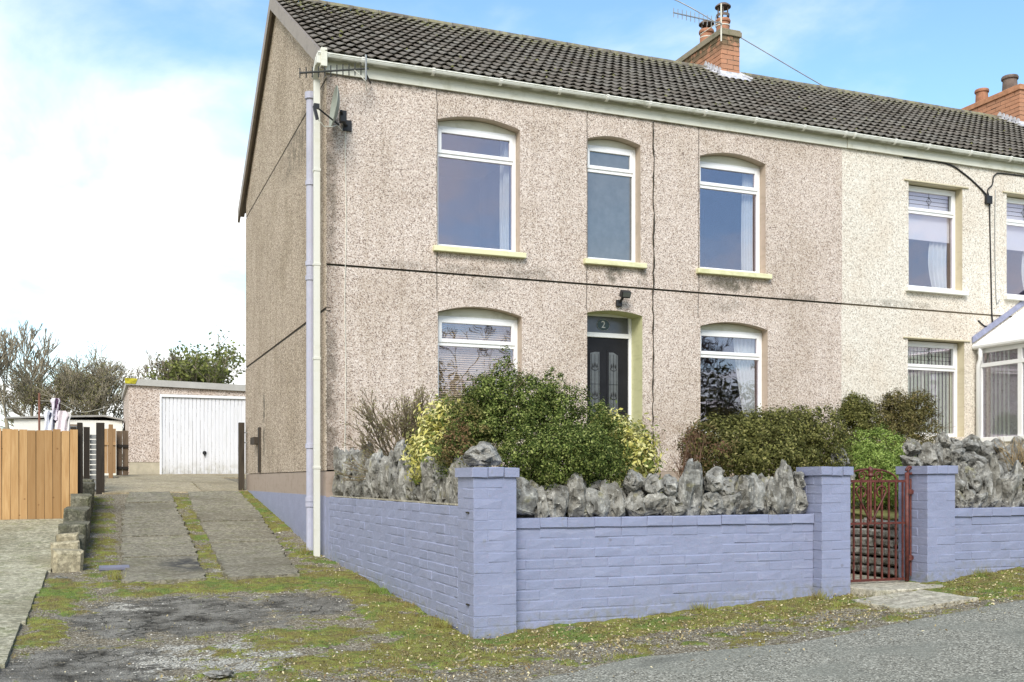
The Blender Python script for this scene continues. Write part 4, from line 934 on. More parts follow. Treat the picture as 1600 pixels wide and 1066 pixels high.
gutter(H1, -.15, XB+.1, [.45, 1.42, 2.4, 3.3, 4.05, 4.75, 5.7, 6.6, 7.5, 8.3])
MB().box(-.02, .62, 5.722, 5.727, 6.82, 6.94).build('eaves_flashing', M_FASC, H1)

# --- chimneys
def chimney(parent, cx0, label, cornm, cowls=True):
    ch = bpy.data.objects.new('chimney', None); link(ch, parent); ch['label'] = label
    x0, x1, y0, y1, zt = cx0, cx0+.42, 9.28, 11.0, 9.87
    MB().box(x0+.008, x1-.008, y0+.008, y1-.008, 8.7, zt).build('mortar', M_MORT, ch)
    chh = .0925; bl = .262
    zfa = lambda s: 6.82+.6*(y0-5.6)-.05
    face_wall(ch, (x0, y0, 0), 0, .42, zt-.0, lambda s: 8.95, M_BRICK, depth=.10, ch=chh, bl=.27)
    face_wall(ch, (x0, y1, 0), -math.pi/2, y1-y0, zt, lambda s: 9.0, M_BRICK, depth=.10, ch=chh, bl=bl)
    # corbelled top
    MB().box(x0-.03, x1+.03, y0-.03, y1+.03, zt, zt+.095).build('corbel', cornm, ch, bevel=.008)
    MB().box(x0-.012, x1+.012, y0-.012, y1+.012, zt+.095, zt+.13).build('flaunching', cornm, ch, bevel=.01)
    m = MB(); zl = zt+.12
    def pot(yc, h, r_, mt):
        m = MB(); m.lathe(((x0+x1)/2, yc, zl), [(r_*1.12, 0), (r_*1.02, .05), (r_*.95, h*.78), (r_*1.12, h*.8), (r_*1.15, h*.9), (r_*1.05, h), (r_*.85, h), (r_*.8, .1)], 20); m.build('pot', mt, ch, smooth=False)
    if cowls:
        pot(10.14, .33, .135, M_POT); pot(9.55, .30, .13, M_POT)
        for (yc, zz) in ((9.55, zl+.56), (10.14, zl+.46)):
            m = MB(); m.lathe(((x0+x1)/2, yc, zz), [(.001, .06), (.10, .045), (.155, 0), (.155, -.02), (.10, .02), (.001, .035)], 20); m.build('cowl_cap', M_POTD, ch)
            m = MB()
            for k in range(6): a = k*1.047; m.cbox(((x0+x1)/2+.105*math.cos(a), yc+.105*math.sin(a), zz-.09), (.016, .016, .22))
            m.lathe(((x0+x1)/2, yc, zz-.21), [(.125, 0), (.13, .05), (.12, .05), (.115, 0), (.125, 0)], 20); m.build('cowl_cage', M_POTD, ch)
        for yc in (9.55, 10.14): MB().lathe(((x0+x1)/2, yc, zl+.16), [(.135, 0), (.137, .02), (.128, .02)], 20).build('strap', M_CABW, ch)
    else:
        pot(10.55, .34, .14, M_POT); pot(9.75, .36, .16, M_POTD)
    # lead: stepped soakers up the west side, apron at the front
    m = MB(); zr = lambda y: 6.82+.6*(y-5.6)+.05
    for k in range(6):
        y = y0+.02+k*.10
        m.prism([(y-.02, zr(y)-.01), (y+.11, zr(y)+.05), (y+.11, zr(y)+.10), (y+.03, zr(y)+.17), (y-.02, zr(y)+.13)], 0, x0-.012, x0-.004)
    m.prism([(y0-.22, zr(y0-.22)+.0), (y0+.55, zr(y0+.55)+.0), (y0+.55, zr(y0+.55)+.03), (y0-.22, zr(y0-.22)+.03)], 0, x0-.10, x0-.001)
    m.prism([(y0-.26, zr(y0-.26)+.01), (y0-.002, zr(y0)+.01), (y0-.002, zr(y0)+.09), (y0-.02, zr(y0)+.09), (y0-.03, zr(y0)+.04), (y0-.26, zr(y0-.26)+.03)], 0, x0-.05, x1+.10)
    m.tube([(x1+.005, y0+.1, zr(y0)+.16), (x1+.05, y0-.02, zr(y0)+.06), (x1+.22, y0-.1, zr(y0)-.02)], .03, 6)
    m.build('flashing', M_LEAD, ch)
    return ch
chimney(H1, 8.37, 'orange brick chimney stack with two capped pots and mossy cornice', M_CORN)

# --- pipes on the gable corner
m = MB(); zs_ = float(g(0, 6.4))
m.tube([(-.09, 6.40, zs_-.05), (-.09, 6.40, 6.58)], .058, 14); m.lathe((-.09, 6.40, 6.55), [(.062, -.06), (.078, -.05), (.078, .04), (.05, .045), (.001, .045)], 14)
for z in (.95, 1.02, 1.75, 4.05, 4.25, 5.35): m.lathe((-.09, 6.40, z), [(.058, -.035), (.071, -.03), (.071, .03), (.058, .035)], 14)
m.build('soil_pipe', M_LAVP, H1, smooth=False)
m = MB(); m.box(-.135, -.055, 5.90, 5.98, float(g(0, 5.9))-.02, 6.60)
for z in (1.45, 2.9, 4.15, 5.4): m.box(-.142, -.048, 5.893, 5.987, z-.02, z+.02)
m.cbox((-.12, 5.80, 6.70), (.085, .30, .08), Matrix.Rotation(-.55, 3, 'X')); m.box(-.16, -.05, 5.60, 5.72, 6.70, 6.80); m.build('downpipe', M_PIPEW, H1, bevel=.006)
# rusty timber stub with bracket on the gable
m = MB(); m.box(-.05, -.013, 11.55, 11.72, 1.42, 2.25); m.box(-.12, -.013, 11.72, 12.2, 1.95, 2.08); m.build('wooden_stub', M_POST, H1)

# ------------------------------------------------------------------ neighbour
H2 = thing('terraced_house', 'cream pebbledashed neighbouring terraced house with white conservatory porch', 'house', (0, 0, 0))
X2 = 16.5
upn = [(9.72, 10.88, 4.50, 6.25, 0), (11.88, 13.02, 4.50, 6.27, 0), (14.1, 15.3, 4.5, 6.27, 0)]
lon = [(9.72, 10.94, 2.02, 3.64, 0)]
m = MB(); wall_panel(m, XB, X2, ZSTR+.012, 6.80, YF-.016, upn); wall_panel(m, XB, X2, 1.0, ZSTR-.014, YF, lon)
for z in (ZSTR+.012, ZSTR-.014): m.add([(XB, YF-.016 if z > ZSTR else YF, z), (X2, YF-.016 if z > ZSTR else YF, z), (X2, YF+.05, z), (XB, YF+.05, z)], [(0, 1, 2, 3)])
m.add([(X2, YF, 1), (X2, YB, 1), (X2, YB, 6.8), (X2, 9.88, 9.3), (X2, YF, 6.8)], [(0, 1, 2, 3, 4)]); m.build('front_wall', M_NEIGH, H2)
MB().box(XB, X2, YF+.004, YF+.06, ZSTR-.0135, ZSTR+.0115).build('string_course', simple('tan_joint', (.20, .16, .11), .9, .3, 9), H2)
m = MB()
for (a, b, c, d, r_) in upn+lon: m.box(a-.10, b+.12, (YF-.016 if c > 4 else YF)-.03, (YF if c < 4 else YF-.016)-.0005, d+.004, d+.022)
m.build('drip_moulding', M_REVN, H2)
MB().box(XB+.01, X2, YB-.2, YB, 1, 6.8).build('rear_wall', M_GABLE, H2)
interior(8.5, 16.3, H2)
def cv_n(w_, a, b, c, d, y):
    MB().box(a+.05, b-.05, y+.09, y+.094, c+.86, d-.03).build('roller_blind', M_BLIND, w_)
    curtain(w_, b-.42, b-.36, b-.05, c+.04, c+.9, y+.15, M_CURT, 4, sag=-.06)
def cv_v(w_, a, b, c, d, y):
    x = a+.06
    while x < b-.06:
        o = MB(); o.cbox((x, y+.075, (c+d)/2), (.085, .003, d-c-.08), Matrix.Rotation(.35, 3, 'Z')); o.build('blind_slat', M_GBLIND, w_); x += .078
for h in upn: window(H2, h, .15, 5.80, M_SILLW, revmat=M_REVN, ysurf=YF-.016, cover=cv_n, leaded=True)
window(H2, lon[0], .15, 3.17, None, revmat=M_REVN, cover=cv_v, leaded=True)
roof(H2, XB+.001, X2)
MB().box(XB+.075, X2, 5.715, 5.745, 6.64, 6.80).box(XB+.075, X2, 5.745, YF-.018, 6.645, 6.66).build('fascia', M_FASC, H2, bevel=.003)
gutter(H2, XB+.11, X2, [8.48, 9.3, 10.0, 10.9, 11.8, 12.7, 13.7, 14.8], z=6.795)
chimney(H2, 16.05, 'orange brick chimney stack with one terracotta and one dark pot', M_CORN2, False)
# conservatory porch
PX0, PX1, PY0, PY1 = 11.20, 14.6, 3.4, YF
po = bpy.data.objects.new('porch', None); link(po, H2); po['label'] = 'white framed glazed conservatory porch with polycarbonate roof'
ZB, ZT, ZG = 1.98, 2.86, 3.46
m = MB(); m.box(PX0, PX0+.1, PY0, PY1-.01, 1.0, ZB-.06).box(PX0+.1, PX1, PY0, PY0+.1, 1.0, ZB-.06).box(PX1-.1, PX1, PY0+.1, PY1, 1.0, ZB-.06); m.build('dwarf_wall', M_NEIGH, po)
m = MB(); ysp = [5.70, 4.87, 4.1, 3.45]
for z0, z1, e in ((ZB-.06, ZB+.03, .02), (3.20, 3.27, 0), (ZG-.02, ZG+.06, 0)): m.box(PX0-e, PX0+.07, PY0-e, PY1-.012, z0, z1); m.box(PX0+.071, PX1, PY0-e, PY0+.07, z0, z1)
m.build('frame_rail', M_WHITE, po, bevel=.006)
for yy in ysp: MB().box(PX0+.004, PX0+.066, yy-.045, yy+.045, ZB+.03, 3.20).box(PX0+.004, PX0+.066, yy-.045, yy+.045, 3.27, ZG-.02).build('mullion', M_WHITE, po, bevel=.005)
for xx in (11.9, 12.6, 13.3, 14.0, 14.55): MB().box(xx-.045, xx+.045, PY0+.004, PY0+.066, ZB+.03, 3.20).box(xx-.045, xx+.045, PY0+.004, PY0+.066, 3.27, ZG-.02).build('mullion', M_WHITE, po, bevel=.005)
for (ya, yb) in zip(ysp[1:], ysp): MB().box(PX0+.03, PX0+.036, ya+.04, yb-.04, ZB+.02, ZG-.01).build('pane', M_GLASS, po)
MB().box(PX0+.07, PX1, PY0+.03, PY0+.036, ZB+.02, ZG-.01).build('pane', M_GLASS, po)
x = PY0+.2
while x < 5.66:
    if not 4.95 < x < 5.10:
        m = MB(); m.cbox((PX0+.10, x, (ZB+ZG)/2), (.003, .075, ZG-ZB-.02), Matrix.Rotation(-.45, 3, 'Z')); m.build('blind_slat', M_GBLIND, po)
    x += .088
m = MB(); m.tube([(PX0-.06, PY0-.1, ZG+.10), (PX0-.06, PY1-.02, ZG+.10)], .05, 10); m.build('gutter', M_WHITE, po)
m = MB(); m.tube([(PX0-.06, 5.62, ZG+.06), (PX0-.06, 5.62, ZG-.1), (PX0-.03, 5.70, ZG-.22), (PX0-.03, 5.70, 1.2)], .036, 10); m.build('downpipe', M_WHITE, po, smooth=True)
XR = (PX0+PX1)/2; ZR = ZG+.12+(XR-PX0)*.62; hip = 4.6
m = MB(); z0 = ZG+.12
m.add([(PX0-.03, PY0, z0), (PX0-.03, PY1-.03, z0), (XR, PY1-.03, ZR), (XR, hip, ZR), (PX1, PY1-.03, z0), (PX1, PY0, z0)], [(0, 1, 2, 3), (2, 4, 5, 3), (0, 3, 5)])
m.add([(PX0-.03, PY0, z0-.03), (PX0-.03, PY1-.03, z0-.03), (XR, PY1-.03, ZR-.03), (XR, hip, ZR-.03), (PX1, PY1-.03, z0-.03), (PX1, PY0, z0-.03)], [(0, 1, 2, 3), (2, 4, 5, 3), (0, 3, 5)])
m.build('roof_panel', dirtywhite('polycarbonate', (.72, .73, .68), (.45, .48, .30), .45), po)
for a, b in (((PX0-.03, PY1-.05, z0+.02), (XR, PY1-.05, ZR+.02)), ((PX0-.03, PY0, z0+.02), (XR, hip, ZR+.02)), ((XR, hip, ZR+.02), (XR, PY1-.03, ZR+.02)), ((PX0-.03, 4.9, z0+.02), (XR, 4.9, ZR+.02))):
    MB().tube([a, b], .028, 6).build('glazing_bar', M_WHITE, po)
MB().prism([(PX0-.10, z0+.05), (XR, ZR+.09), (XR, ZR+.20), (PX0-.10, z0+.15)], 1, PY1-.035, PY1-.006).build('flashing', simple('blue_grey_lead', (.26, .27, .38), .5, .2, 8), po)

# ------------------------------------------------------------------ things fixed to the walls
t = thing('satellite_dish', 'mesh satellite dish on a wall bracket high at the house corner', 'satellite dish', (.26, YF-.02, 6.0))
m = MB(); nrm = Vector((-.985, .02, .12)).normalized(); c0 = Vector((.10, 5.46, 6.10)); q = nrm.to_track_quat('Z', 'Y').to_matrix(); V_ = [c0]; n = 24
for ri in (1, 2, 3, 4):
    for k in range(n): a = 6.2832*k/n; rr = ri/4; V_.append(c0+q @ Vector((.23*rr*math.cos(a), .27*rr*math.sin(a), .07*rr*rr)))
F_ = [(0, 1+k, 1+(k+1) % n) for k in range(n)]
for ri in range(3):
    for k in range(n): F_.append((1+ri*n+k, 1+(ri+1)*n+k, 1+(ri+1)*n+(k+1) % n, 1+ri*n+(k+1) % n))
m.add(V_, F_); o = m.build('dish', simple('grey_dish', (.25, .27, .23), .5, .15), t); sm = o.modifiers.new('s', 'SOLIDIFY'); sm.thickness = .008
m = MB(); m.tube([c0+Vector((0, .01, -.22)), (-.21, 5.33, 6.02)], .012, 6); m.build('arm', M_BLACK, t)
m = MB(); m.cbox((-.22, 5.32, 6.03), (.07, .05, .06)); m.cbox((-.235, 5.30, 5.94), (.035, .045, .17), Matrix.Rotation(-.25, 3, 'Y')); m.build('receiver', M_BLACK, t)
m = MB(); m.tube([(.27, YF-.02, 5.98), (.18, 5.60, 5.98), c0+Vector((.03, .01, -.03))], .02, 6); m.box(.20, .33, YF-.045, YF-.017, 5.91, 6.05); m.cbox((.17, 5.55, 6.02), (.08, .09, .14)); m.build('bracket', M_BLACK, t)
m = MB(); m.tube([(-.21, 5.32, 5.88), (-.12, 5.36, 5.80), (0, 5.42, 5.83), (.08, 5.48, 5.88), (.17, 5.6, 5.86), (.2, 5.7, 5.96), (.17, 5.66, 6.1)], .006, 6); m.build('lead', M_CABW, t, smooth=True)
parts_fix(t)
o = MB().tube([(.255, YF-.024, 5.93)]+[(.25+.006*math.sin(z*3), YF-.010 if z < 4.1 else YF-.026, z) for z in np.arange(5.8, 1.45, -.15)], .006, 5).build('cable', M_CABW); tag(o, 'thin white cable running straight down the wall below the satellite dish', 'cable')
def yagi(name, label, p0, p1, n, el, mount, matb):
    t = thing(name, label, 'aerial', mount[0]); p0, p1 = Vector(p0), Vector(p1)
    MB().tube([p0, p1], .013, 6).build('boom', matb, t)
    for k in range(n):
        p = p0.lerp(p1, (k+.1)/(n+.4)); h = el*(1+.25*k/n)/2
        MB().tube([p-Vector((0, 0, h)), p+Vector((0, 0, h))], .0075, 4).build('element', matb, t)
    for mm in mount[1]: MB().tube(mm[0], mm[1], 8).build('mast', mm[2], t)
    parts_fix(t)
yagi('tv_aerial', 'spiky television aerial fixed to the fascia at the left end of the gutter', (-.42, 5.42, 6.46), (.50, 5.50, 6.68), 11, .13,
     ((.5, YF, 6.6), [([(.46, 5.49, 6.52), (.46, 5.49, 6.85)], .014, M_GREY), ([(.46, 5.49, 6.60), (.58, 5.72, 6.58)], .014, M_BLACK), ([(.30, 5.48, 6.63), (.45, 5.47, 6.50), (.50, 5.6, 6.42)], .006, M_CABW)]), simple('dark_aluminium', (.05, .05, .045), .6, .2))
yagi('tv_aerial', 'television aerial on a white pole beside the chimney pots', (7.20, 9.10, 10.02), (8.28, 9.16, 10.02), 11, .17,
     ((8.3, 9.2, 9.9), [([(8.32, 9.21, 9.70), (8.32, 9.21, 10.42)], .016, M_CABW), ([(8.28, 9.16, 10.02), (8.32, 9.21, 10.02)], .012, M_GREY), ([(8.32, 9.21, 10.1), (8.1, 9.6, 9.95)], .008, M_CABW)]), M_GREY)
t = thing('security_light', 'small black security floodlight on the wall above the front door', 'light', (4.32, YF, 3.93))
MB().box(4.27, 4.36, YF-.05, YF-.002, 3.83, 3.93).build('sensor', M_BLACK, t, bevel=.01)
MB().tube([(4.32, YF-.05, 3.90), (4.34, YF-.10, 3.95)], .02, 8).build('arm', M_BLACK, t)
o = MB(); o.cbox((4.36, YF-.14, 4.0), (.15, .09, .10), Matrix.Rotation(.5, 3, 'X')); o.build('lamp_head', M_BLACK, t, bevel=.01)
o = MB(); o.cbox((4.36, YF-.185, 3.985), (.12, .006, .07), Matrix.Rotation(.5, 3, 'X')); o.build('lens', M_FROST, t)
parts_fix(t)
rr = random.Random(4)
o = MB().tube([(4.895+rr.uniform(-.012, .012), YF-.026 if z > ZSTR else YF-.010, z) for z in np.arange(6.62, 1.4, -.09)], [rr.uniform(.006, .015) for z in np.arange(6.62, 1.4, -.09)], 5).build('cable', M_JOINT); tag(o, 'dark knotty cable running down between the door and the upper middle window', 'cable')
ysn = YF-.026
t = thing('junction_box', 'black junction box on the cream neighbouring wall below the gutter', 'box', (11.43, YF-.02, 6.1))
MB().box(11.37, 11.50, YF-.075, YF-.018, 6.03, 6.17).build('casing', M_BLACK, t, bevel=.008); parts_fix(t)
def cable(pts, r_, label, m_=M_BLACK, name='cable'):
    P_ = [Vector(p) for p in pts]; o_ = []
    for i in range(len(P_)-1):
        a, b, c, d = P_[max(i-1, 0)], P_[i], P_[i+1], P_[min(i+2, len(P_)-1)]
        for s in range(6): t_ = s/6; o_.append(.5*((2*b)+(c-a)*t_+(2*a-5*b+4*c-d)*t_*t_+(3*b-a-3*c+d)*t_**3))
    o_.append(P_[-1]); return tag(MB().tube(o_, r_, 6).build(name, m_, smooth=True), label, 'cable')
cable([(9.6, ysn, 6.63), (10.5, ysn, 6.63), (10.9, ysn, 6.5), (11.25, ysn, 6.3), (11.40, ysn-.02, 6.17)], .016, 'thick black cable sagging from the gutter to the junction box')
cable([(11.45, ysn-.01, 6.17), (11.44, ysn, 6.28), (11.54, ysn, 6.38), (11.60, ysn, 6.55), (11.9, ysn, 6.6), (13.5, ysn, 6.6)], .012, 'black cable rising from the junction box and running right under the gutter')
cable([(11.47, ysn-.01, 6.03), (11.49, ysn, 5.6), (11.51, ysn, 4.9), (11.53, ysn, 4.2), (11.55, YF-.012, 3.98), (11.40, YF-.012, 3.93), (11.24, YF-.012, 4.02)], .013, 'black cable dropping from the junction box to the conservatory roof')
cable([(11.61, ysn, 6.3), (11.60, ysn, 5.4), (11.63, ysn, 4.42), (11.67, ysn, 4.35), (11.72, ysn, 4.42)], .007, 'thin grey cable hanging with a hooked end right of the junction box', M_GREY)
cable([(8.0, 12.7, 12.35), (8.6, 11.25, 11.38), (9.95, 10.67, 10.50), (11.6, 10.0, 9.46), (12.0, 9.9, 9.4)], .012, 'overhead telephone wire slanting down behind the chimney to the ridge', M_GREY, 'telephone_wire')

# ------------------------------------------------------------------ garage
GYF = 21.5
t = thing('garage', 'pebbledashed flat roofed garage with white door at the end of the driveway', 'garage', (0, GYF, 1.43))
m = MB(); m.box(-2.02, -1.24, GYF, GYF+.2, 1.76, 3.80).box(-1.24, 1.10, GYF, GYF+.2, 3.585, 3.76).box(1.10, 2.2, GYF, GYF+.2, 1.2, 3.75).box(-2.02, -1.85, GYF+.2, 27, 1.2, 3.8).box(2.05, 2.2, GYF+.2, 27, 1.2, 3.74); m.build('wall', M_GAR, t)
MB().box(-2.0, -1.24, GYF+.01, GYF+.2, 1.2, 1.76).build('plinth', simple('pale_plinth', (.45, .40, .30), .9, .15), t)
m = MB(); m.prism([(-2.10, 3.80), (2.3, 3.69), (2.3, 3.86), (-2.10, 3.97)], 1, GYF-.08, GYF-.03); m.prism([(-2.08, 3.80), (2.3, 3.69), (2.3, 3.84), (-2.08, 3.95)], 1, GYF-.03, 27.1); m.build('roof', simple('grey_roof_felt', (.42, .41, .38), .8, .1), t)
MB().prism([(-2.115, 3.83), (-1.85, 3.825), (-1.80, 3.965), (-2.115, 3.975)], 1, GYF-.095, GYF-.081).build('roof_corner', simple('yellow_lichen', (.45, .40, .03), .9, .4, 12), t)
m = MB(); m.box(-1.24, -1.19, GYF-.01, GYF+.08, 1.42, 3.58).box(1.04, 1.10, GYF-.01, GYF+.08, 1.42, 3.58).box(-1.19, 1.04, GYF-.01, GYF+.08, 3.51, 3.58); m.build('door_frame', M_WHITE, t)
gd = bpy.data.objects.new('garage_door', None); link(gd, t)
x = -1.185
while x < 1.03:
    MB().prism([(x, GYF+.055), (x+.012, GYF+.038), (x+.085, GYF+.038), (x+.097, GYF+.055)], 2, 1.44, 3.50).build('panel', M_GDOOR, gd); x += .1
m = MB(); m.lathe((0, 0, 0), [(.0, .02), (.05, .02), (.055, 0)], 12); o = m.build('handle', M_BLACK, gd); o.location = (-.08, GYF+.035, 2.02); o.rotation_euler = (R(90), 0, 0)
m = MB().cbox((-.08, GYF, 2.0), (.03, .04, .12)); m.build('handle', M_BLACK, gd)
parts_fix(t)
t = thing('outbuilding', 'long low white outbuilding behind the timber fence', 'shed', (-3, 25, 1.5))
MB().box(-5.0, -2.1, 25.0, 28, 1.2, 3.03).build('wall', M_SHED, t); m = MB(); m.prism([(-5.2, 3.03), (-2.6, 3.14), (-2.05, 3.03), (-2.05, 3.07), (-2.6, 3.19), (-5.2, 3.08)], 1, 24.9, 28.1); m.build('roof', simple('asbestos_roof', (.32, .31, .29), .9, .2), t)
m = MB(); ring(m, -3.75, -3.2, 2.45, 2.9, .05, 24.94, 24.998); m.build('window_frame', simple('brown_frame', (.22, .17, .13), .7, .2), t); MB().box(-3.70, -3.25, 24.96, 24.98, 2.5, 2.85).build('pane', M_FROST, t); parts_fix(t)

# ------------------------------------------------------------------ fences and posts
def boards(parent, p0, p1, zb, zt, bw, mat, th=.018, jit=.006):
    p0, p1 = Vector(p0), Vector(p1); L = (p1-p0).length; u = (p1-p0)/L; n = int(L/bw); ang = math.atan2(u.y, u.x); bw = L/n
    for k in range(n):
        c = p0+u*(bw*(k+.5)); h = zt-zb+random.uniform(-jit, jit); m = MB(); w2 = bw-.006
        m.prism([(-w2/2, -th/2+random.uniform(0, .003)), (w2/2, -th/2-random.uniform(0, .006)), (w2/2, th/2), (-w2/2, th/2)], 2, 0, h)
        o = m.build('board', mat, parent); o.location = (c.x, c.y, zb); o.rotation_euler = (random.uniform(-.003, .003), random.uniform(-.003, .003), ang+.05)
t = thing('timber_fence', 'new golden close boarded timber fence at the head of the left driveway', 'fence', (-3.1, 10, .6))
boards(t, (-6.1, 10, 0), (-3.09, 10, 0), .60, 2.07, .118, M_FENCE, jit=.014); MB().box(-6.1, -3.1, 10.011, 10.018, .62, 2.05).build('gap_shade_sheet', M_POST, t)  # dark sheet added behind the boards, its colour standing in for gap shade
for z in (.85, 1.35, 1.9): MB().box(-6.1, -3.1, 10.02, 10.07, z-.04, z+.04).build('rail', M_FENCE, t)
parts_fix(t)
def post(x, y, w_, z1, label, mat=M_POST, tilt=0, name='fence_post', d=None):
    o = MB().box(-w_/2, w_/2, -(d or w_)/2, (d or w_)/2, -.3, z1-float(g(x, y))).build(name, mat, bevel=.008); o.location = (x, y, float(g(x, y))); o.rotation_euler = (0, tilt, 0); tag(o, label, 'post'); return o
post(-3.06, 10.12, .085, 2.2, 'dark square post at the right end of the golden fence')
post(-2.745, 13.4, .15, 2.37, 'thick dark wooden gatepost standing on the left of the driveway', name='gatepost')
post(-.125, 13.45, .11, 2.43, 'slim dark gatepost standing close to the house gable', name='gatepost')
t = thing('gate_latch', 'two short metal gate fixings between the slim gatepost and the house wall', 'latch', (-.06, 13.45, 2.2)); MB().box(-.07, .0, 13.44, 13.46, 2.22, 2.24).box(-.07, 0, 13.44, 13.46, 2.02, 2.04).build('bar', M_GREY, t); parts_fix(t)
post(-2.49, 19.0, .10, 2.62, 'thin brown post before the far orange fence panel', M_FENCE2)
t = thing('timber_fence', 'narrow dark stained board panel between the golden fence and the thick gatepost', 'fence', (-3.05, 10.5, .7))
boards(t, (-3.28, 13.75, 0), (-2.93, 13.75, 0), 1.0, 2.30, .11, M_POST); parts_fix(t)
t = thing('louvred_panel', 'grey louvred panel between dark fence and gatepost', 'fence panel', (-2.95, 13.7, 1.1))
for k in range(11): MB().box(-2.93, -2.80, 13.82, 13.85, 1.10+k*.098, 1.18+k*.098).build('slat', M_GREY, t)
parts_fix(t)
t = thing('timber_fence', 'orange weathered fence panel left of the garage', 'fence', (-2.5, 20, 1.4))
boards(t, (-2.66, 19.9, 0), (-2.36, 19.9, 0), 1.45, 2.56, .10, M_FENCE2); MB().box(-2.66, -2.36, 19.86, 19.89, 2.15, 2.22).build('rail', M_FENCE2, t); parts_fix(t)
t = thing('side_gate', 'dark brown boarded side gate against the garage corner', 'gate', (-2.2, 20, 1.4))
boards(t, (-2.35, 20.1, 0), (-2.06, 20.1, 0), 1.40, 2.52, .10, mat_wood('brown_gate_timber', (.07, .05, .035), (.16, .11, .07), knots=False)); MB().box(-2.35, -2.06, 20.05, 20.08, 2.10, 2.17).box(-2.35, -2.06, 20.05, 20.08, 1.55, 1.62).build('rail', M_POST, t); parts_fix(t)

# stone edging beside the driveway
t = thing('edging_wall', 'low stepped edging of mossy blocks between the two driveways', 'low wall', (-3.17, 5.3, .2))
yy = 5.32; k = 0
specs = [(.52, .20, 1), (.30, .25, 1), (.26, .31, 1), (.42, .24, 0), (.55, .34, 0), (.6, .29, 0), (.62, .40, 0), (.7, .33, 0), (.72, .43, 0), (.8, .36, 0), (.85, .46, 0), (.9, .42, 0)]
for (Ld, h, pale) in specs:
    zg = float(g(-3.17, yy)); mt = M_BLOCKP if pale else M_BLOCK
    o = bpy.data.objects.new('block', brick_mesh(random.uniform(.25, .33), Ld-.045, h+.2, 500+k, mt, random.uniform(.02, .045))); link(o, t); sx = .06+.015*k
    o.location = (-3.16+.013*k+random.uniform(-.02, .02), yy+Ld/2, zg+h/2-.06); o.rotation_euler = (random.uniform(-.03, .05), random.uniform(-.07, .07), random.uniform(-.12, .12)); yy += Ld; k += 1
parts_fix(t)
o = put_stone(None, (-3.2, 4.75, .17), (.22, .16, .08), (0, .1, .3), 8); o.name = 'loose_stone'; tag(o, 'flat loose stone on the ground at the near end of the block edging', 'stone')
m = MB(); m.cbox((-2.62, 5.35, .245), (.34, .20, .035), Matrix.Rotation(.06, 3, 'X')); o = m.build('slate', simple('purple_slate', (.17, .17, .22), .6, .2), bevel=.005); tag(o, 'flat purple grey slate lying beside the left concrete track', 'slate')
o = put_stone(None, (-2.05, -.75, .0), (.20, .10, .05), (0, 0, .2), 2); o.name = 'loose_stone'; tag(o, 'small flat tan stone in the white gravel of the foreground', 'stone')
rr = random.Random(11)

# ------------------------------------------------------------------ gate
t = thing('iron_gate', 'rusty red wrought iron garden gate with heart scroll', 'gate', (4.60, .2, .29))
yg = .2; gx0, gx1 = 3.78, 4.545; sp = (gx1-gx0)/9.0
for (z, r_) in ((.315, .012), (.865, .010), (1.275, .012)): MB().box(gx0-.02, gx1+.02, yg-.008, yg+.008, z-r_, z+r_).build('rail', M_RED, t)
for k in range(10):
    x = gx0+sp*k; top = 1.275
    if k in (4,): top = 1.275
    MB().box(x-.0075, x+.0075, yg-.007, yg+.007, .315, top-.012 if k not in (0, 9) else top).build('bar', M_RED, t)
cxg = (gx0+gx1)/2-.01
MB().tube([(cxg, yg, .86), (cxg, yg, 1.38)], .013, 8).lathe((cxg, yg, 1.36), [(.0, .06), (.022, .045), (.028, .02), (.02, -.01), (.03, -.03), (.014, -.05)], 10).build('spindle', M_RED, t)
def heart(s):
    P_ = []
    for k in range(13): a = k/12; P_.append((cxg+s*(.02+.16*a), yg-.01, .90+.27*a))
    for k in range(1, 16): a = math.pi*k/11; P_.append((cxg+s*(.18-.055+.055*math.cos(a)), yg-.01, 1.17+.055*math.sin(a)))
    return P_
for s in (-1, 1): MB().tube(heart(s), .009, 6).build('heart_scroll', M_RED, t, smooth=True)
def topscroll(s):
    P_ = []
    for k in range(14): a = math.pi*.5*k/13; P_.append((cxg+s*(.02+.30*math.sin(a)), yg, 1.275+.115*math.cos(a)))
    Q = []
    for k in range(20):
        a = 2.6*math.pi*k/19; rr_ = .052*(1-.65*k/19); Q.append((cxg+s*(.10-rr_*math.cos(a)), yg, 1.325+rr_*math.sin(a)))
    return P_, Q
for s in (-1, 1):
    P_, Q = topscroll(s); MB().tube(P_, .009, 6).build('top_scroll', M_RED, t, smooth=True); MB().tube(Q, .008, 6).build('spiral', M_RED, t, smooth=True)
MB().tube([(4.60, .2, .29), (4.60, .2, 1.36)], .021, 10).build('hinge_post', M_RED, t, smooth=True)
MB().tube([(4.60+.035-.045*math.cos(a)*(1-a/14), .2, 1.375+.045*math.sin(a)*(1-a/14)) for a in np.linspace(0, 8, 24)], .013, 6).build('post_curl', M_RED, t, smooth=True)
MB().tube([(4.645, .2, .34), (4.645, .2, 1.30)], .010, 8).build('latch_bar', M_RED, t)
for z in (.52, 1.17): MB().box(4.60, 4.67, .185, .215, z-.015, z+.015).lathe((4.63, .2, z), [(.03, -.025), (.03, .025)], 8).build('hinge', M_RED, t)
parts_fix(t)
# stubs of old fixings in the corner pillar
for z, lb in ((1.02, 'upper'), (.27, 'lower')):
    o = MB().box(-.012, .001, .10, .16, z-.006, z+.006).build('iron_stub', M_JOINT); tag(o, lb+' stub of old iron in the driveway side of the corner pillar', 'iron stub')

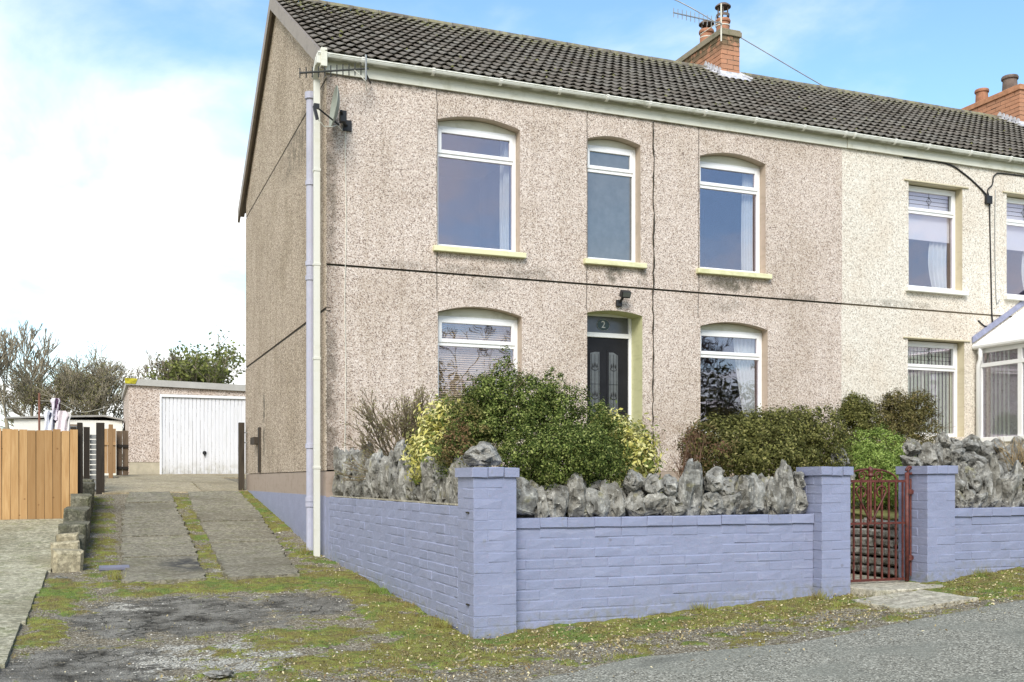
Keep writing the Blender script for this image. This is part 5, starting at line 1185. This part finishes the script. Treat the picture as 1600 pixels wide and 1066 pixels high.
# ------------------------------------------------------------------ washing
m = MB(); tag(MB().tube([(-3.83, 14, 1.0), (-3.83, 14, 2.95)], .02, 6).build('washing_pole', simple('rusty_pole', (.22, .10, .07), .8, .2)), 'thin rusty washing line pole behind the golden fence', 'pole')
cable([(-3.9, 14, 2.80), (-3.5, 14, 2.78), (-3.1, 14.0, 2.6), (-2.6, 14, 2.72)], .0035, 'washing line strung behind the golden fence', M_CABW, 'washing_line')
def garment(x, z, w_, h, mat, label, ang=0):
    m = MB(); pr = [(0, .5), (.12, .62), (.25, .52), (1, .55)]; rows = 12
    for side in (0, 1):
        for j in range(rows+1):
            t_ = j/rows; hw = w_*np.interp(t_, [0, .15, .3, 1], [.35, .62, .42, .5])
            for i in range(9):
                s = i/8*2-1; m.v.append((s*hw, .03*math.sin(s*5+t_*4)+side*.03, -t_*h-.03*math.cos(s*3)*t_))
    for side in (0, 1):
        for j in range(rows):
            for i in range(8): a = side*(rows+1)*9+j*9+i; m.f.append((a, a+1, a+10, a+9))
    o = m.build('garment', mat, smooth=True); o.location = (x, 14.0+random.uniform(-.02, .02), z); o.rotation_euler = (0, 0, ang); tag(o, label, 'clothing', 'washing on the line'); return o
garment(-3.66, 2.62, .17, .55, cloth('white_cotton', (.70, .72, .80)), 'pale blue shirt, leftmost on the washing line')
garment(-3.60, 2.60, .12, .55, cloth('navy_cotton', (.03, .035, .06)), 'dark navy garment on the washing line', .5)
garment(-3.54, 2.86, .14, .40, cloth('striped_cotton', (.62, .58, .66)), 'pale garment hanging highest on the washing line', .4)
garment(-3.50, 2.86, .10, .46, cloth('plum_cotton', (.09, .05, .09)), 'plum coloured garment hanging high beside the pale one', .9)
garment(-3.44, 2.62, .22, .60, cloth('pink_cotton', (.74, .66, .70)), 'wide pinkish white shirt on the washing line')
garment(-3.34, 2.60, .13, .50, cloth('cream_cotton', (.72, .70, .68)), 'cream garment, rightmost on the washing line', .3)

# ------------------------------------------------------------------ vegetation
def tubes_np(segs, n=3):
    S = np.array(segs, float); a, b, r0, r1 = S[:, 0:3], S[:, 3:6], S[:, 6:7], S[:, 7:8]
    t_ = b-a; t_ /= np.linalg.norm(t_, axis=1, keepdims=True)+1e-9; up_ = np.tile([.13, .37, .92], (len(S), 1)); u = np.cross(t_, up_); u /= np.linalg.norm(u, axis=1, keepdims=True)+1e-9; w_ = np.cross(t_, u)
    V = np.zeros((len(S), 2*n, 3))
    for k in range(n):
        an = 2*np.pi*k/n; d = u*np.cos(an)+w_*np.sin(an); V[:, k] = a+d*r0; V[:, n+k] = b+d*r1
    base = (np.arange(len(S))*2*n)[:, None]; F = []
    for k in range(n): F.append(base+np.array([[k, (k+1) % n, n+(k+1) % n, n+k]]))
    return V.reshape(-1, 3), np.concatenate(F)
def grow(p, d, L, r, depth, segs, rnd, spread=.55, n=(2, 4), upb=.15, shrink=.72, tips=None, minr=.003):
    k = 3 if depth > 1 else 2; q = Vector(p); dd = Vector(d)
    for s in range(k):
        dd = (dd+Vector((rnd.gauss(0, .10), rnd.gauss(0, .10), rnd.gauss(0, .06)+upb*.1))).normalized(); e = q+dd*L/k; r1 = max(minr, r*(1-.3/k))
        segs.append((*q, *e, r, r1)); q = e; r = r1
        if depth > 0 and (s > 0 or depth < 3):
            for _ in range(rnd.randint(*n) if s == k-1 else rnd.randint(0, 2)):
                nd = (dd+Vector((rnd.gauss(0, spread), rnd.gauss(0, spread), rnd.gauss(0, spread*.6)+upb))).normalized()
                grow(q, nd, L*shrink*rnd.uniform(.7, 1.1), max(minr, r*.62), depth-1, segs, rnd, spread, n, upb, shrink, tips, minr)
    if depth == 0 and tips is not None: tips.append(tuple(q))
def leaf_mesh(C, Nn, size, asp=.5, curl=.2, seed=1):
    r = np.random.default_rng(seed); n = len(C); Nn = Nn/(np.linalg.norm(Nn, axis=1, keepdims=True)+1e-9)
    a = r.normal(size=(n, 3)); u = np.cross(Nn, a); u /= np.linalg.norm(u, axis=1, keepdims=True)+1e-9; w_ = np.cross(Nn, u)
    s = size*r.uniform(.6, 1.35, (n, 1)); V = np.zeros((n, 4, 3))
    V[:, 0] = C-u*s*.5; V[:, 1] = C+w_*s*asp*.5+Nn*s*curl*.5; V[:, 2] = C+u*s*.5; V[:, 3] = C-w_*s*asp*.5+Nn*s*curl*.5
    return V.reshape(-1, 3), np.arange(n*4).reshape(n, 4)
def blob_leaves(blobs, nclump, per, sig, size, seed, asp=.5, inner=.25, rnd_n=.8, updir=.2, floor=None):
    r = np.random.default_rng(seed); B = np.array(blobs, float); wgt = (B[:, 3]*B[:, 4]+B[:, 4]*B[:, 5]+B[:, 3]*B[:, 5]); wgt /= wgt.sum()
    bi = r.choice(len(B), nclump, p=wgt); D_ = r.normal(size=(nclump, 3)); D_ /= np.linalg.norm(D_, axis=1, keepdims=True)
    rad = np.where(r.random(nclump) < inner, r.uniform(.35, .85, nclump), r.uniform(.86, 1.08, nclump))[:, None]
    CC = B[bi, :3]+D_*B[bi, 3:6]*rad
    idx = np.repeat(np.arange(nclump), per); off = r.normal(size=(len(idx), 3))*sig*r.uniform(.5, 1.4, (nclump, 1))[idx]
    P = CC[idx]+off; Nn = D_[idx]+off/sig*.35+r.normal(size=P.shape)*rnd_n+np.array([0, 0, updir])
    if floor is not None:
        k = P[:, 2] > floor; P, Nn = P[k], Nn[k]
    return leaf_mesh(P, Nn, size, asp, seed=seed+1)
def shrub(name, label, base, blobs, nclump, per, sig, size, mat, seed, asp=.5, cat='shrub', stems=8, group=None, inner=.25, floor=None, core=None):
    t = thing(name, label, cat, base, group)
    V, F = blob_leaves(blobs, nclump, per, sig, size, seed, asp, inner, floor=floor, rnd_n=.55, updir=.35); o = bpy.data.objects.new('foliage', mesh_np('foliage', V, F, mat)); link(o, t)
    segs = []; rd = random.Random(seed)
    for k in range(stems):
        b = rd.choice(blobs); e = Vector((b[0]+rd.uniform(-.4, .4)*b[3], b[1]+rd.uniform(-.4, .4)*b[4], b[2]+rd.uniform(-.1, .6)*b[5])); p = Vector(base)+Vector((rd.uniform(-.08, .08), rd.uniform(-.08, .08), 0)); d = (e-p)
        grow(p, d.normalized(), d.length*.55, .014, 2, segs, rd, .5, (2, 3), .1, .6)
    V, F = tubes_np(segs); o = bpy.data.objects.new('branches', mesh_np('branches', V, F, M_TWIG)); link(o, t); parts_fix(t); return t
shrub('conifer_shrub', 'big dark green conifer bush spilling over the front wall beside the corner pillar', (.95, 1.0, .98),
      [(.75, 1.0, 1.85, .50, .40, .42), (1.22, .95, 1.75, .50, .42, .42), (.62, 1.05, 2.12, .16, .16, .26), (1.14, 1.0, 2.16, .10, .10, .16), (1.05, .62, 1.48, .46, .36, .30), (1.45, .8, 1.6, .30, .34, .34), (.42, .95, 1.68, .26, .3, .30), (.90, 1.05, 2.0, .34, .3, .24), (1.16, 1.05, 1.95, .18, .2, .2), (.85, .42, 1.50, .45, .30, .28), (1.25, .42, 1.46, .34, .28, .26), (.2, 1.0, 1.55, .16, .25, .2), (.42, 1.15, 1.82, .24, .3, .28), (.12, .85, 1.50, .2, .25, .2), (.64, 1.0, 2.32, .07, .07, .18), (.5, 1.05, 2.02, .24, .22, .24)],
      1900, 46, .028, .024, M_DARKLEAF, 11, .55)
shrub('variegated_shrub', 'golden leaved variegated shrub left of the big dark conifer bush', (.35, 1.9, 1.05), [(.26, 1.9, 1.55, .22, .25, .30), (.38, 2.0, 1.88, .20, .2, .22), (.16, 1.7, 1.47, .18, .2, .18)], 190, 22, .05, .060, M_YELLEAF, 12, .38, inner=.3)
shrub('variegated_shrub', 'golden leaved variegated shrub hanging right of the big dark conifer bush', (1.9, 1.3, 1.0), [(2.02, 1.2, 1.58, .26, .26, .26), (1.85, 1.2, 1.72, .22, .2, .18), (2.08, 1.05, 1.40, .16, .16, .16)], 220, 22, .05, .058, M_YELLEAF, 13, .38, inner=.3)
shrub('clipped_hedge', 'olive green rounded hedge behind the stones left of the gate, browned at its left end', (3.7, 1.3, 1.0), [(3.2, 1.3, 1.62, .42, .35, .30), (3.7, 1.25, 1.70, .48, .38, .32), (4.2, 1.2, 1.72, .42, .38, .33), (2.92, 1.35, 1.55, .16, .2, .26), (4.0, 1.25, 1.80, .3, .28, .2), (3.5, 1.25, 1.76, .3, .28, .18), (3.6, .85, 1.5, .8, .25, .22)], 1400, 34, .034, .032, M_HEDGE, 14, .5, cat='hedge')
shrub('dwarf_conifer', 'bright green rounded dwarf conifer behind the red gate', (5.75, 2.0, .95), [(5.75, 2.0, 1.55, .36, .4, .34), (6.0, 1.9, 1.32, .40, .4, .34), (5.5, 1.9, 1.32, .34, .4, .36), (5.7, 1.6, 1.2, .40, .4, .28)], 1100, 42, .028, .026, M_LIME, 15, .5)
shrub('conifer_shrub', 'smaller green conifer bush just left of the bronze one before the neighbouring house', (7.4, 4.3, 1.2), [(7.45, 4.3, 2.0, .34, .3, .45), (7.35, 4.25, 2.28, .2, .2, .25)], 520, 34, .032, .032, M_HEDGE, 16, .5)
shrub('conifer_shrub', 'bronze brown upright conifer bush under the neighbouring ground floor window', (8.1, 4.2, 1.2), [(7.95, 4.2, 1.95, .32, .3, .58), (8.35, 4.2, 2.05, .42, .34, .5), (8.1, 4.2, 2.36, .2, .2, .22), (8.5, 4.2, 2.38, .20, .2, .22)], 800, 34, .034, .030, M_BRONZE, 17, .45)
# bare twiggy bush against the front wall of the house
t = thing('bare_shrub', 'bare brown twiggy shrub against the pebbledash wall by the side wall', 'shrub', (.62, 3.8, 1.2)); segs = []; tips = []; rd = random.Random(5)
for k in range(34):
    a = rd.uniform(-1.45, 1.0); d = Vector((math.sin(a), rd.uniform(-.35, .35), math.cos(a)*1.1)).normalized(); grow(Vector((.62+rd.uniform(-.05, .05), 3.8, 1.2)), d, rd.uniform(.46, .66), .014, 3, segs, rd, .33, (2, 3), .10, .55, tips, .0042)
V, F = tubes_np(segs); link(bpy.data.objects.new('branches', mesh_np('branches', V, F, M_TWIG)), t)
tp = np.array(tips); tp = np.repeat(tp, 2, 0)+np.random.default_rng(3).normal(size=(len(tp)*2, 3))*.02; V, F = leaf_mesh(tp, np.random.default_rng(1).normal(size=tp.shape), .022, .5, seed=4); link(bpy.data.objects.new('foliage', mesh_np('foliage', V, F, M_TWIGLEAF)), t); parts_fix(t)
def twigs(name, label, base, n, Ls, spread, seed, mat=M_TWIG, depth=2, r0=.007):
    t = thing(name, label, 'plant', base); segs = []; rd = random.Random(seed)
    for k in range(n):
        d = Vector((rd.gauss(0, spread), rd.gauss(0, spread*.6), 1)).normalized(); grow(Vector(base)+Vector((rd.uniform(-.15, .15), rd.uniform(-.08, .08), 0)), d, Ls*rd.uniform(.7, 1.1), r0, depth, segs, rd, .3, (1, 3), .1, .5, None, .002)
    V, F = tubes_np(segs); link(bpy.data.objects.new('stems', mesh_np('stems', V, F, mat)), t); parts_fix(t)
twigs('bare_shrub', 'reddish brown bare stems at the left end of the olive hedge', (2.80, 1.25, 1.1), 18, .40, .16, 31, simple('red_twig', (.20, .12, .08), .9, .2))
twigs('dry_plant', 'dry straw coloured stems growing among the rocks at the right edge', (6.55, .6, 1.35), 30, .30, .5, 32, simple('straw', (.36, .26, .13), .9, .2), 1, .004)

def tree(base, H, seed, label, depth=5, r=.10, spread=.45, leaves=0, lm=None, trunks=1, name='bare_tree', bark=M_FARBARK, shrink=.70, n=(2, 3), group='bare trees beyond the gardens', lsize=.09, minr=.009, fr=.34):
    t = thing(name, label, 'tree', base, group); rd = random.Random(seed); segs = []; tips = []
    for k in range(trunks):
        p = Vector(base)+Vector((rd.uniform(-.5, .5)*(trunks > 1), rd.uniform(-.5, .5)*(trunks > 1), -.2)); d = Vector((rd.gauss(0, .12 if trunks == 1 else .25), rd.gauss(0, .12), 1)).normalized()
        grow(p, d, H*fr, r, depth, segs, rd, spread, n, .22, shrink, tips, minr)
    S = np.array(segs); tr = S[S[:, 6] > r*.55]; cr = S[S[:, 6] <= r*.55]
    if len(tr) == 0: tr = S[:1]
    V, F = tubes_np(tr, 6); link(bpy.data.objects.new('trunk', mesh_np('trunk', V, F, bark)), t)
    V, F = tubes_np(cr, 3); link(bpy.data.objects.new('crown', mesh_np('crown', V, F, bark)), t)
    if leaves:
        tp = np.array(tips); r_ = np.random.default_rng(seed); P_ = np.repeat(tp, leaves, 0)+r_.normal(size=(len(tp)*leaves, 3))*.12
        V, F = leaf_mesh(P_, r_.normal(size=P_.shape), lsize, .6, seed=seed); link(bpy.data.objects.new('foliage', mesh_np('foliage', V, F, lm or M_TWIGLEAF)), t)
    parts_fix(t); return len(segs)
ntw = 0
ntw += tree((-5.45, 30, 1.5), 6.0, 41, 'tall slim bare tree at the left edge behind the fence', r=.09, spread=.30, n=(2, 3), minr=.013)
ntw += tree((-4.75, 31, 1.5), 5.6, 42, 'second tall bare tree right of the one at the left edge', r=.08, spread=.32, n=(2, 3), minr=.013)
ntw += tree((-3.9, 31.5, 1.5), 4.9, 43, 'low spreading bare tree left of the white outbuilding', r=.07, spread=.5, leaves=1, lsize=.06, depth=6)
ntw += tree((-3.1, 31, 1.5), 4.7, 44, 'bushy bare tree directly behind the white outbuilding', r=.07, spread=.5, trunks=4, depth=5, leaves=2, lsize=.05, n=(2, 3), minr=.010)
ntw += tree((-2.3, 30.5, 1.5), 4.4, 45, 'bushy bare tree between the outbuilding and the garage', r=.07, spread=.5, trunks=4, depth=5, leaves=2, lsize=.05, n=(2, 3), minr=.010)
ntw += tree((-4.4, 33, 1.5), 5.0, 46, 'tangled thicket tree furthest back behind the washing', r=.07, spread=.55, trunks=4, depth=5, leaves=2, lsize=.05, n=(2, 3), minr=.010)
ntw += tree((-.1, 30.5, 1.5), 5.3, 47, 'bare tree standing behind the garage roof', r=.07, spread=.42, depth=6)
ntw += tree((.6, 29.5, 1.5), 5.4, 48, 'leafy green tree behind the garage beside the house gable', r=.08, spread=.5, depth=4, trunks=3, leaves=9, lm=M_FARLEAF, name='leafy_tree', group=None, lsize=.12)
ntw += tree((-1.6, 32, 1.5), 2.9, 49, 'low bare tree showing just above the garage roof', r=.05, spread=.4, depth=4)
for k, (x, y, h) in enumerate([(-9, 36, 7), (-12, 33, 6), (-7.2, 34, 6), (6, 40, 7)]): tree((x, y, 1.5), h, 60+k, ['far bare tree left of the slim pair','farthest left bare tree beyond the gardens','far bare tree close behind the slim pair at the left edge','far bare tree hidden behind the terrace'][k], r=.10, spread=.4, depth=4)
# trees across the road behind the photographer: they are what the ground floor windows reflect
for k, (x, y, h) in enumerate([(9.5, -16, 10), (12.5, -18, 10), (19.5, -16, 11), (23, -17, 11)]): tree((x, y, -.3), h, 70+k, ['leftmost hedgerow tree across the road, standing before the second', 'second hedgerow tree across the road', 'third hedgerow tree across the road', 'last hedgerow tree across the road at the right'][k], r=.14, spread=.5, depth=5, name='hedgerow_tree', bark=M_BARK, group='trees across the road', minr=.012)
bl = [(x, -15-(x % 3)*.3, 2.2+.6*math.sin(x), 1.7, .9, 2.8) for x in range(4, 34, 2)]
shrub('field_hedge', 'dense dark field hedge across the road', (8, -15, -.3), bl, 2600, 26, .22, .17, M_HEDGE, 77, .6, cat='hedge', stems=6)
V, F = blob_leaves([(x, 36+(x % 4), 1.6, 2.0, 1.5, 1.5) for x in range(-22, 26, 2)], 900, 14, .22, .16, 78); o = bpy.data.objects.new('far_scrub', mesh_np('far_scrub', V, F, M_TWIGLEAF)); link(o); o['kind'] = 'stuff'

for k, (x, y, lb) in enumerate([(-.10, .55, 'small grass tuft against the foot of the side wall near the corner pillar'), (-.14, 2.6, 'small grass tuft halfway along the foot of the side wall'), (2.15, .05, 'thin weed stalk at the foot of the long front wall'), (3.35, -.05, 'grass tuft at the foot of the pillar left of the gate'), (5.3, -.05, 'grass tuft at the foot of the wall right of the gate'), (-.22, 6.15, 'rough weeds around the feet of the two downpipes'), (-2.62, 4.5, 'grass tuft in front of the left concrete track')]):
    t = thing('grass_tuft', lb, 'weed', (x, y, float(g(x, y)))); rd = random.Random(300+k); Pb = []
    for q in range(160):
        bx, by = x+rd.gauss(0, .045), y+rd.gauss(0, .045); a = rd.uniform(0, 6.28); h_ = rd.uniform(.04, .11); w_ = .003; z_ = float(g(bx, by)); lx, ly = rd.gauss(0, .03), rd.gauss(0, .03)
        if y > -.3 and x > .3: by = min(by, .08)
        Pb.append([(bx-w_*math.cos(a), by-w_*math.sin(a), z_), (bx+w_*math.cos(a), by+w_*math.sin(a), z_), (bx+lx, by+ly, z_+h_)])
    link(bpy.data.objects.new('blades', mesh_np('blades', np.array(Pb).reshape(-1, 3), np.arange(480).reshape(-1, 3), M_GRASS)), t)['kind'] = 'stuff'; parts_fix(t)
# ------------------------------------------------------------------ grass, gravel, litter
def ground_z(P): return g(P[:, 0], P[:, 1])+fbm(P[:, 0], P[:, 1], 21, 2.6)*.010
def in_slab(X, Y):
    return ((X > TF_[0](Y)) & (X < TF_[1](Y)) & (Y > 4.05) & (Y < 13.3)) | ((X > TF_[2](Y)) & (X < TF_[3](Y)) & (Y > 4) & (Y < 13.3)) | ((X < -3.4)) | ((X > 3.5) & (X < 4.4) & (Y > -.98) & (Y < -.36)) | ((X > 3.76) & (X < 4.7) & (Y > -.33))
def scatter(n, fn, seed, area=(-3.5, 8, -1.9, 13.5), near=True):
    r = np.random.default_rng(seed); P = np.stack([r.uniform(area[0], area[1], n), area[2]+(area[3]-area[2])*r.random(n)**(1.6 if near else 1)], -1)
    ok = (r.random(n) < fn(P[:, 0], P[:, 1])) & ~((P[:, 0] > -.0) & (P[:, 1] > .0)) & ~in_slab(P[:, 0], P[:, 1]); return P[ok]
P = scatter(520000, lambda X, Y: np.clip((masks(X, Y)[0]+fbm(X, Y, 44, 6)*.4+fbm(X, Y, 45, 2)*.3-.55)*1.6, 0, 1), 5); r_ = np.random.default_rng(2)
n = len(P); Z = ground_z(P); tuft = np.clip(fbm(P[:, 0], P[:, 1], 90, 4)*2.2-.5, 0, 1)*np.clip(band(P[:, 0], -.7, .1, .2)+band(P[:, 1], -.7, .1, .2)*(P[:, 0] > 0), .25, 1); h = r_.uniform(.012, .032, n)*(1+.8*(r_.random(n) < .06)+1.6*tuft); an = r_.uniform(0, 6.28, n); wd = r_.uniform(.002, .0045, n); lx, ly = r_.normal(0, .012, n), r_.normal(0, .012, n)
V = np.zeros((n, 3, 3)); V[:, 0] = np.stack([P[:, 0]-np.cos(an)*wd, P[:, 1]-np.sin(an)*wd, Z-.004], -1); V[:, 1] = np.stack([P[:, 0]+np.cos(an)*wd, P[:, 1]+np.sin(an)*wd, Z-.004], -1); V[:, 2] = np.stack([P[:, 0]+lx, P[:, 1]+ly, Z+h], -1)
o = bpy.data.objects.new('grass', mesh_np('grass', V.reshape(-1, 3), np.arange(n*3).reshape(-1, 3), M_GRASS)); link(o); o['kind'] = 'stuff'; NG = n
def pebbles(P, lo_, hi_, seed, name, mat):
    r_ = np.random.default_rng(seed); n = len(P); s = lo_+(hi_-lo_)*r_.random(n)**4; Z = ground_z(P)+s*.2
    base = np.array([[1, 0, 0], [.3, .95, .1], [-.8, .6, 0], [-.8, -.6, .05], [.3, -.95, 0], [0.1, 0, .75], [-.1, .1, -.5]], float)
    a = r_.uniform(0, 6.28, n); B = base[None]*r_.uniform(.7, 1.2, (n, 7, 3)); X = B[..., 0]*np.cos(a)[:, None]-B[..., 1]*np.sin(a)[:, None]; Y = B[..., 0]*np.sin(a)[:, None]+B[..., 1]*np.cos(a)[:, None]
    V = np.stack([P[:, 0:1]+X*s[:, None], P[:, 1:2]+Y*s[:, None], Z[:, None]+B[..., 2]*s[:, None]*.8], -1)
    f = np.array([[5, 0, 1], [5, 1, 2], [5, 2, 3], [5, 3, 4], [5, 4, 0]]); F = (np.arange(n)*7)[:, None, None]+f[None]
    o = bpy.data.objects.new(name, mesh_np(name, V.reshape(-1, 3), F.reshape(-1, 3), mat)); link(o); o['kind'] = 'stuff'; return n
P = scatter(150000, lambda X, Y: np.clip(masks(X, Y)[1]*.9+.16-.05*masks(X, Y)[2], 0, 1)*(Y > interp(X, EDGE)-.1), 6); NP_ = pebbles(P, .003, .012, 3, 'gravel', M_PEB)
P = scatter(9000, lambda X, Y: np.clip(ell(X, Y, -.22, 8.0, .28, 2.4)*1.0, 0, 1), 16); pebbles(P, .012, .04, 5, 'rubble', M_PEB)
P = scatter(75000, lambda X, Y: np.clip(band(X, .2, 8, .3)*band(Y, -1.15, .05, .3)*.9+band(X, -2, .3, .3)*band(Y, -1.6, -.3, .3)*.35+ell(X, Y, -.15, -.3, .6, .6)*.6+band(X, -.45, .1, .2)*band(Y, -.5, 5.6, .4)*.35+.02, 0, 1), 8)
n = len(P); r_ = np.random.default_rng(4); C = np.stack([P[:, 0], P[:, 1], ground_z(P)+r_.uniform(.010, .034, n)], -1); Nn = r_.normal(size=(n, 3))*.5+np.array([0, 0, 1]); V, F = leaf_mesh(C, Nn, .023, .5, .35, 9)
o = bpy.data.objects.new('fallen_leaves', mesh_np('fallen_leaves', V, F, M_LITTER)); link(o); o['kind'] = 'stuff'
print('twigs', ntw, 'grass', NG, 'pebbles', NP_, 'objects', len(bpy.data.objects))
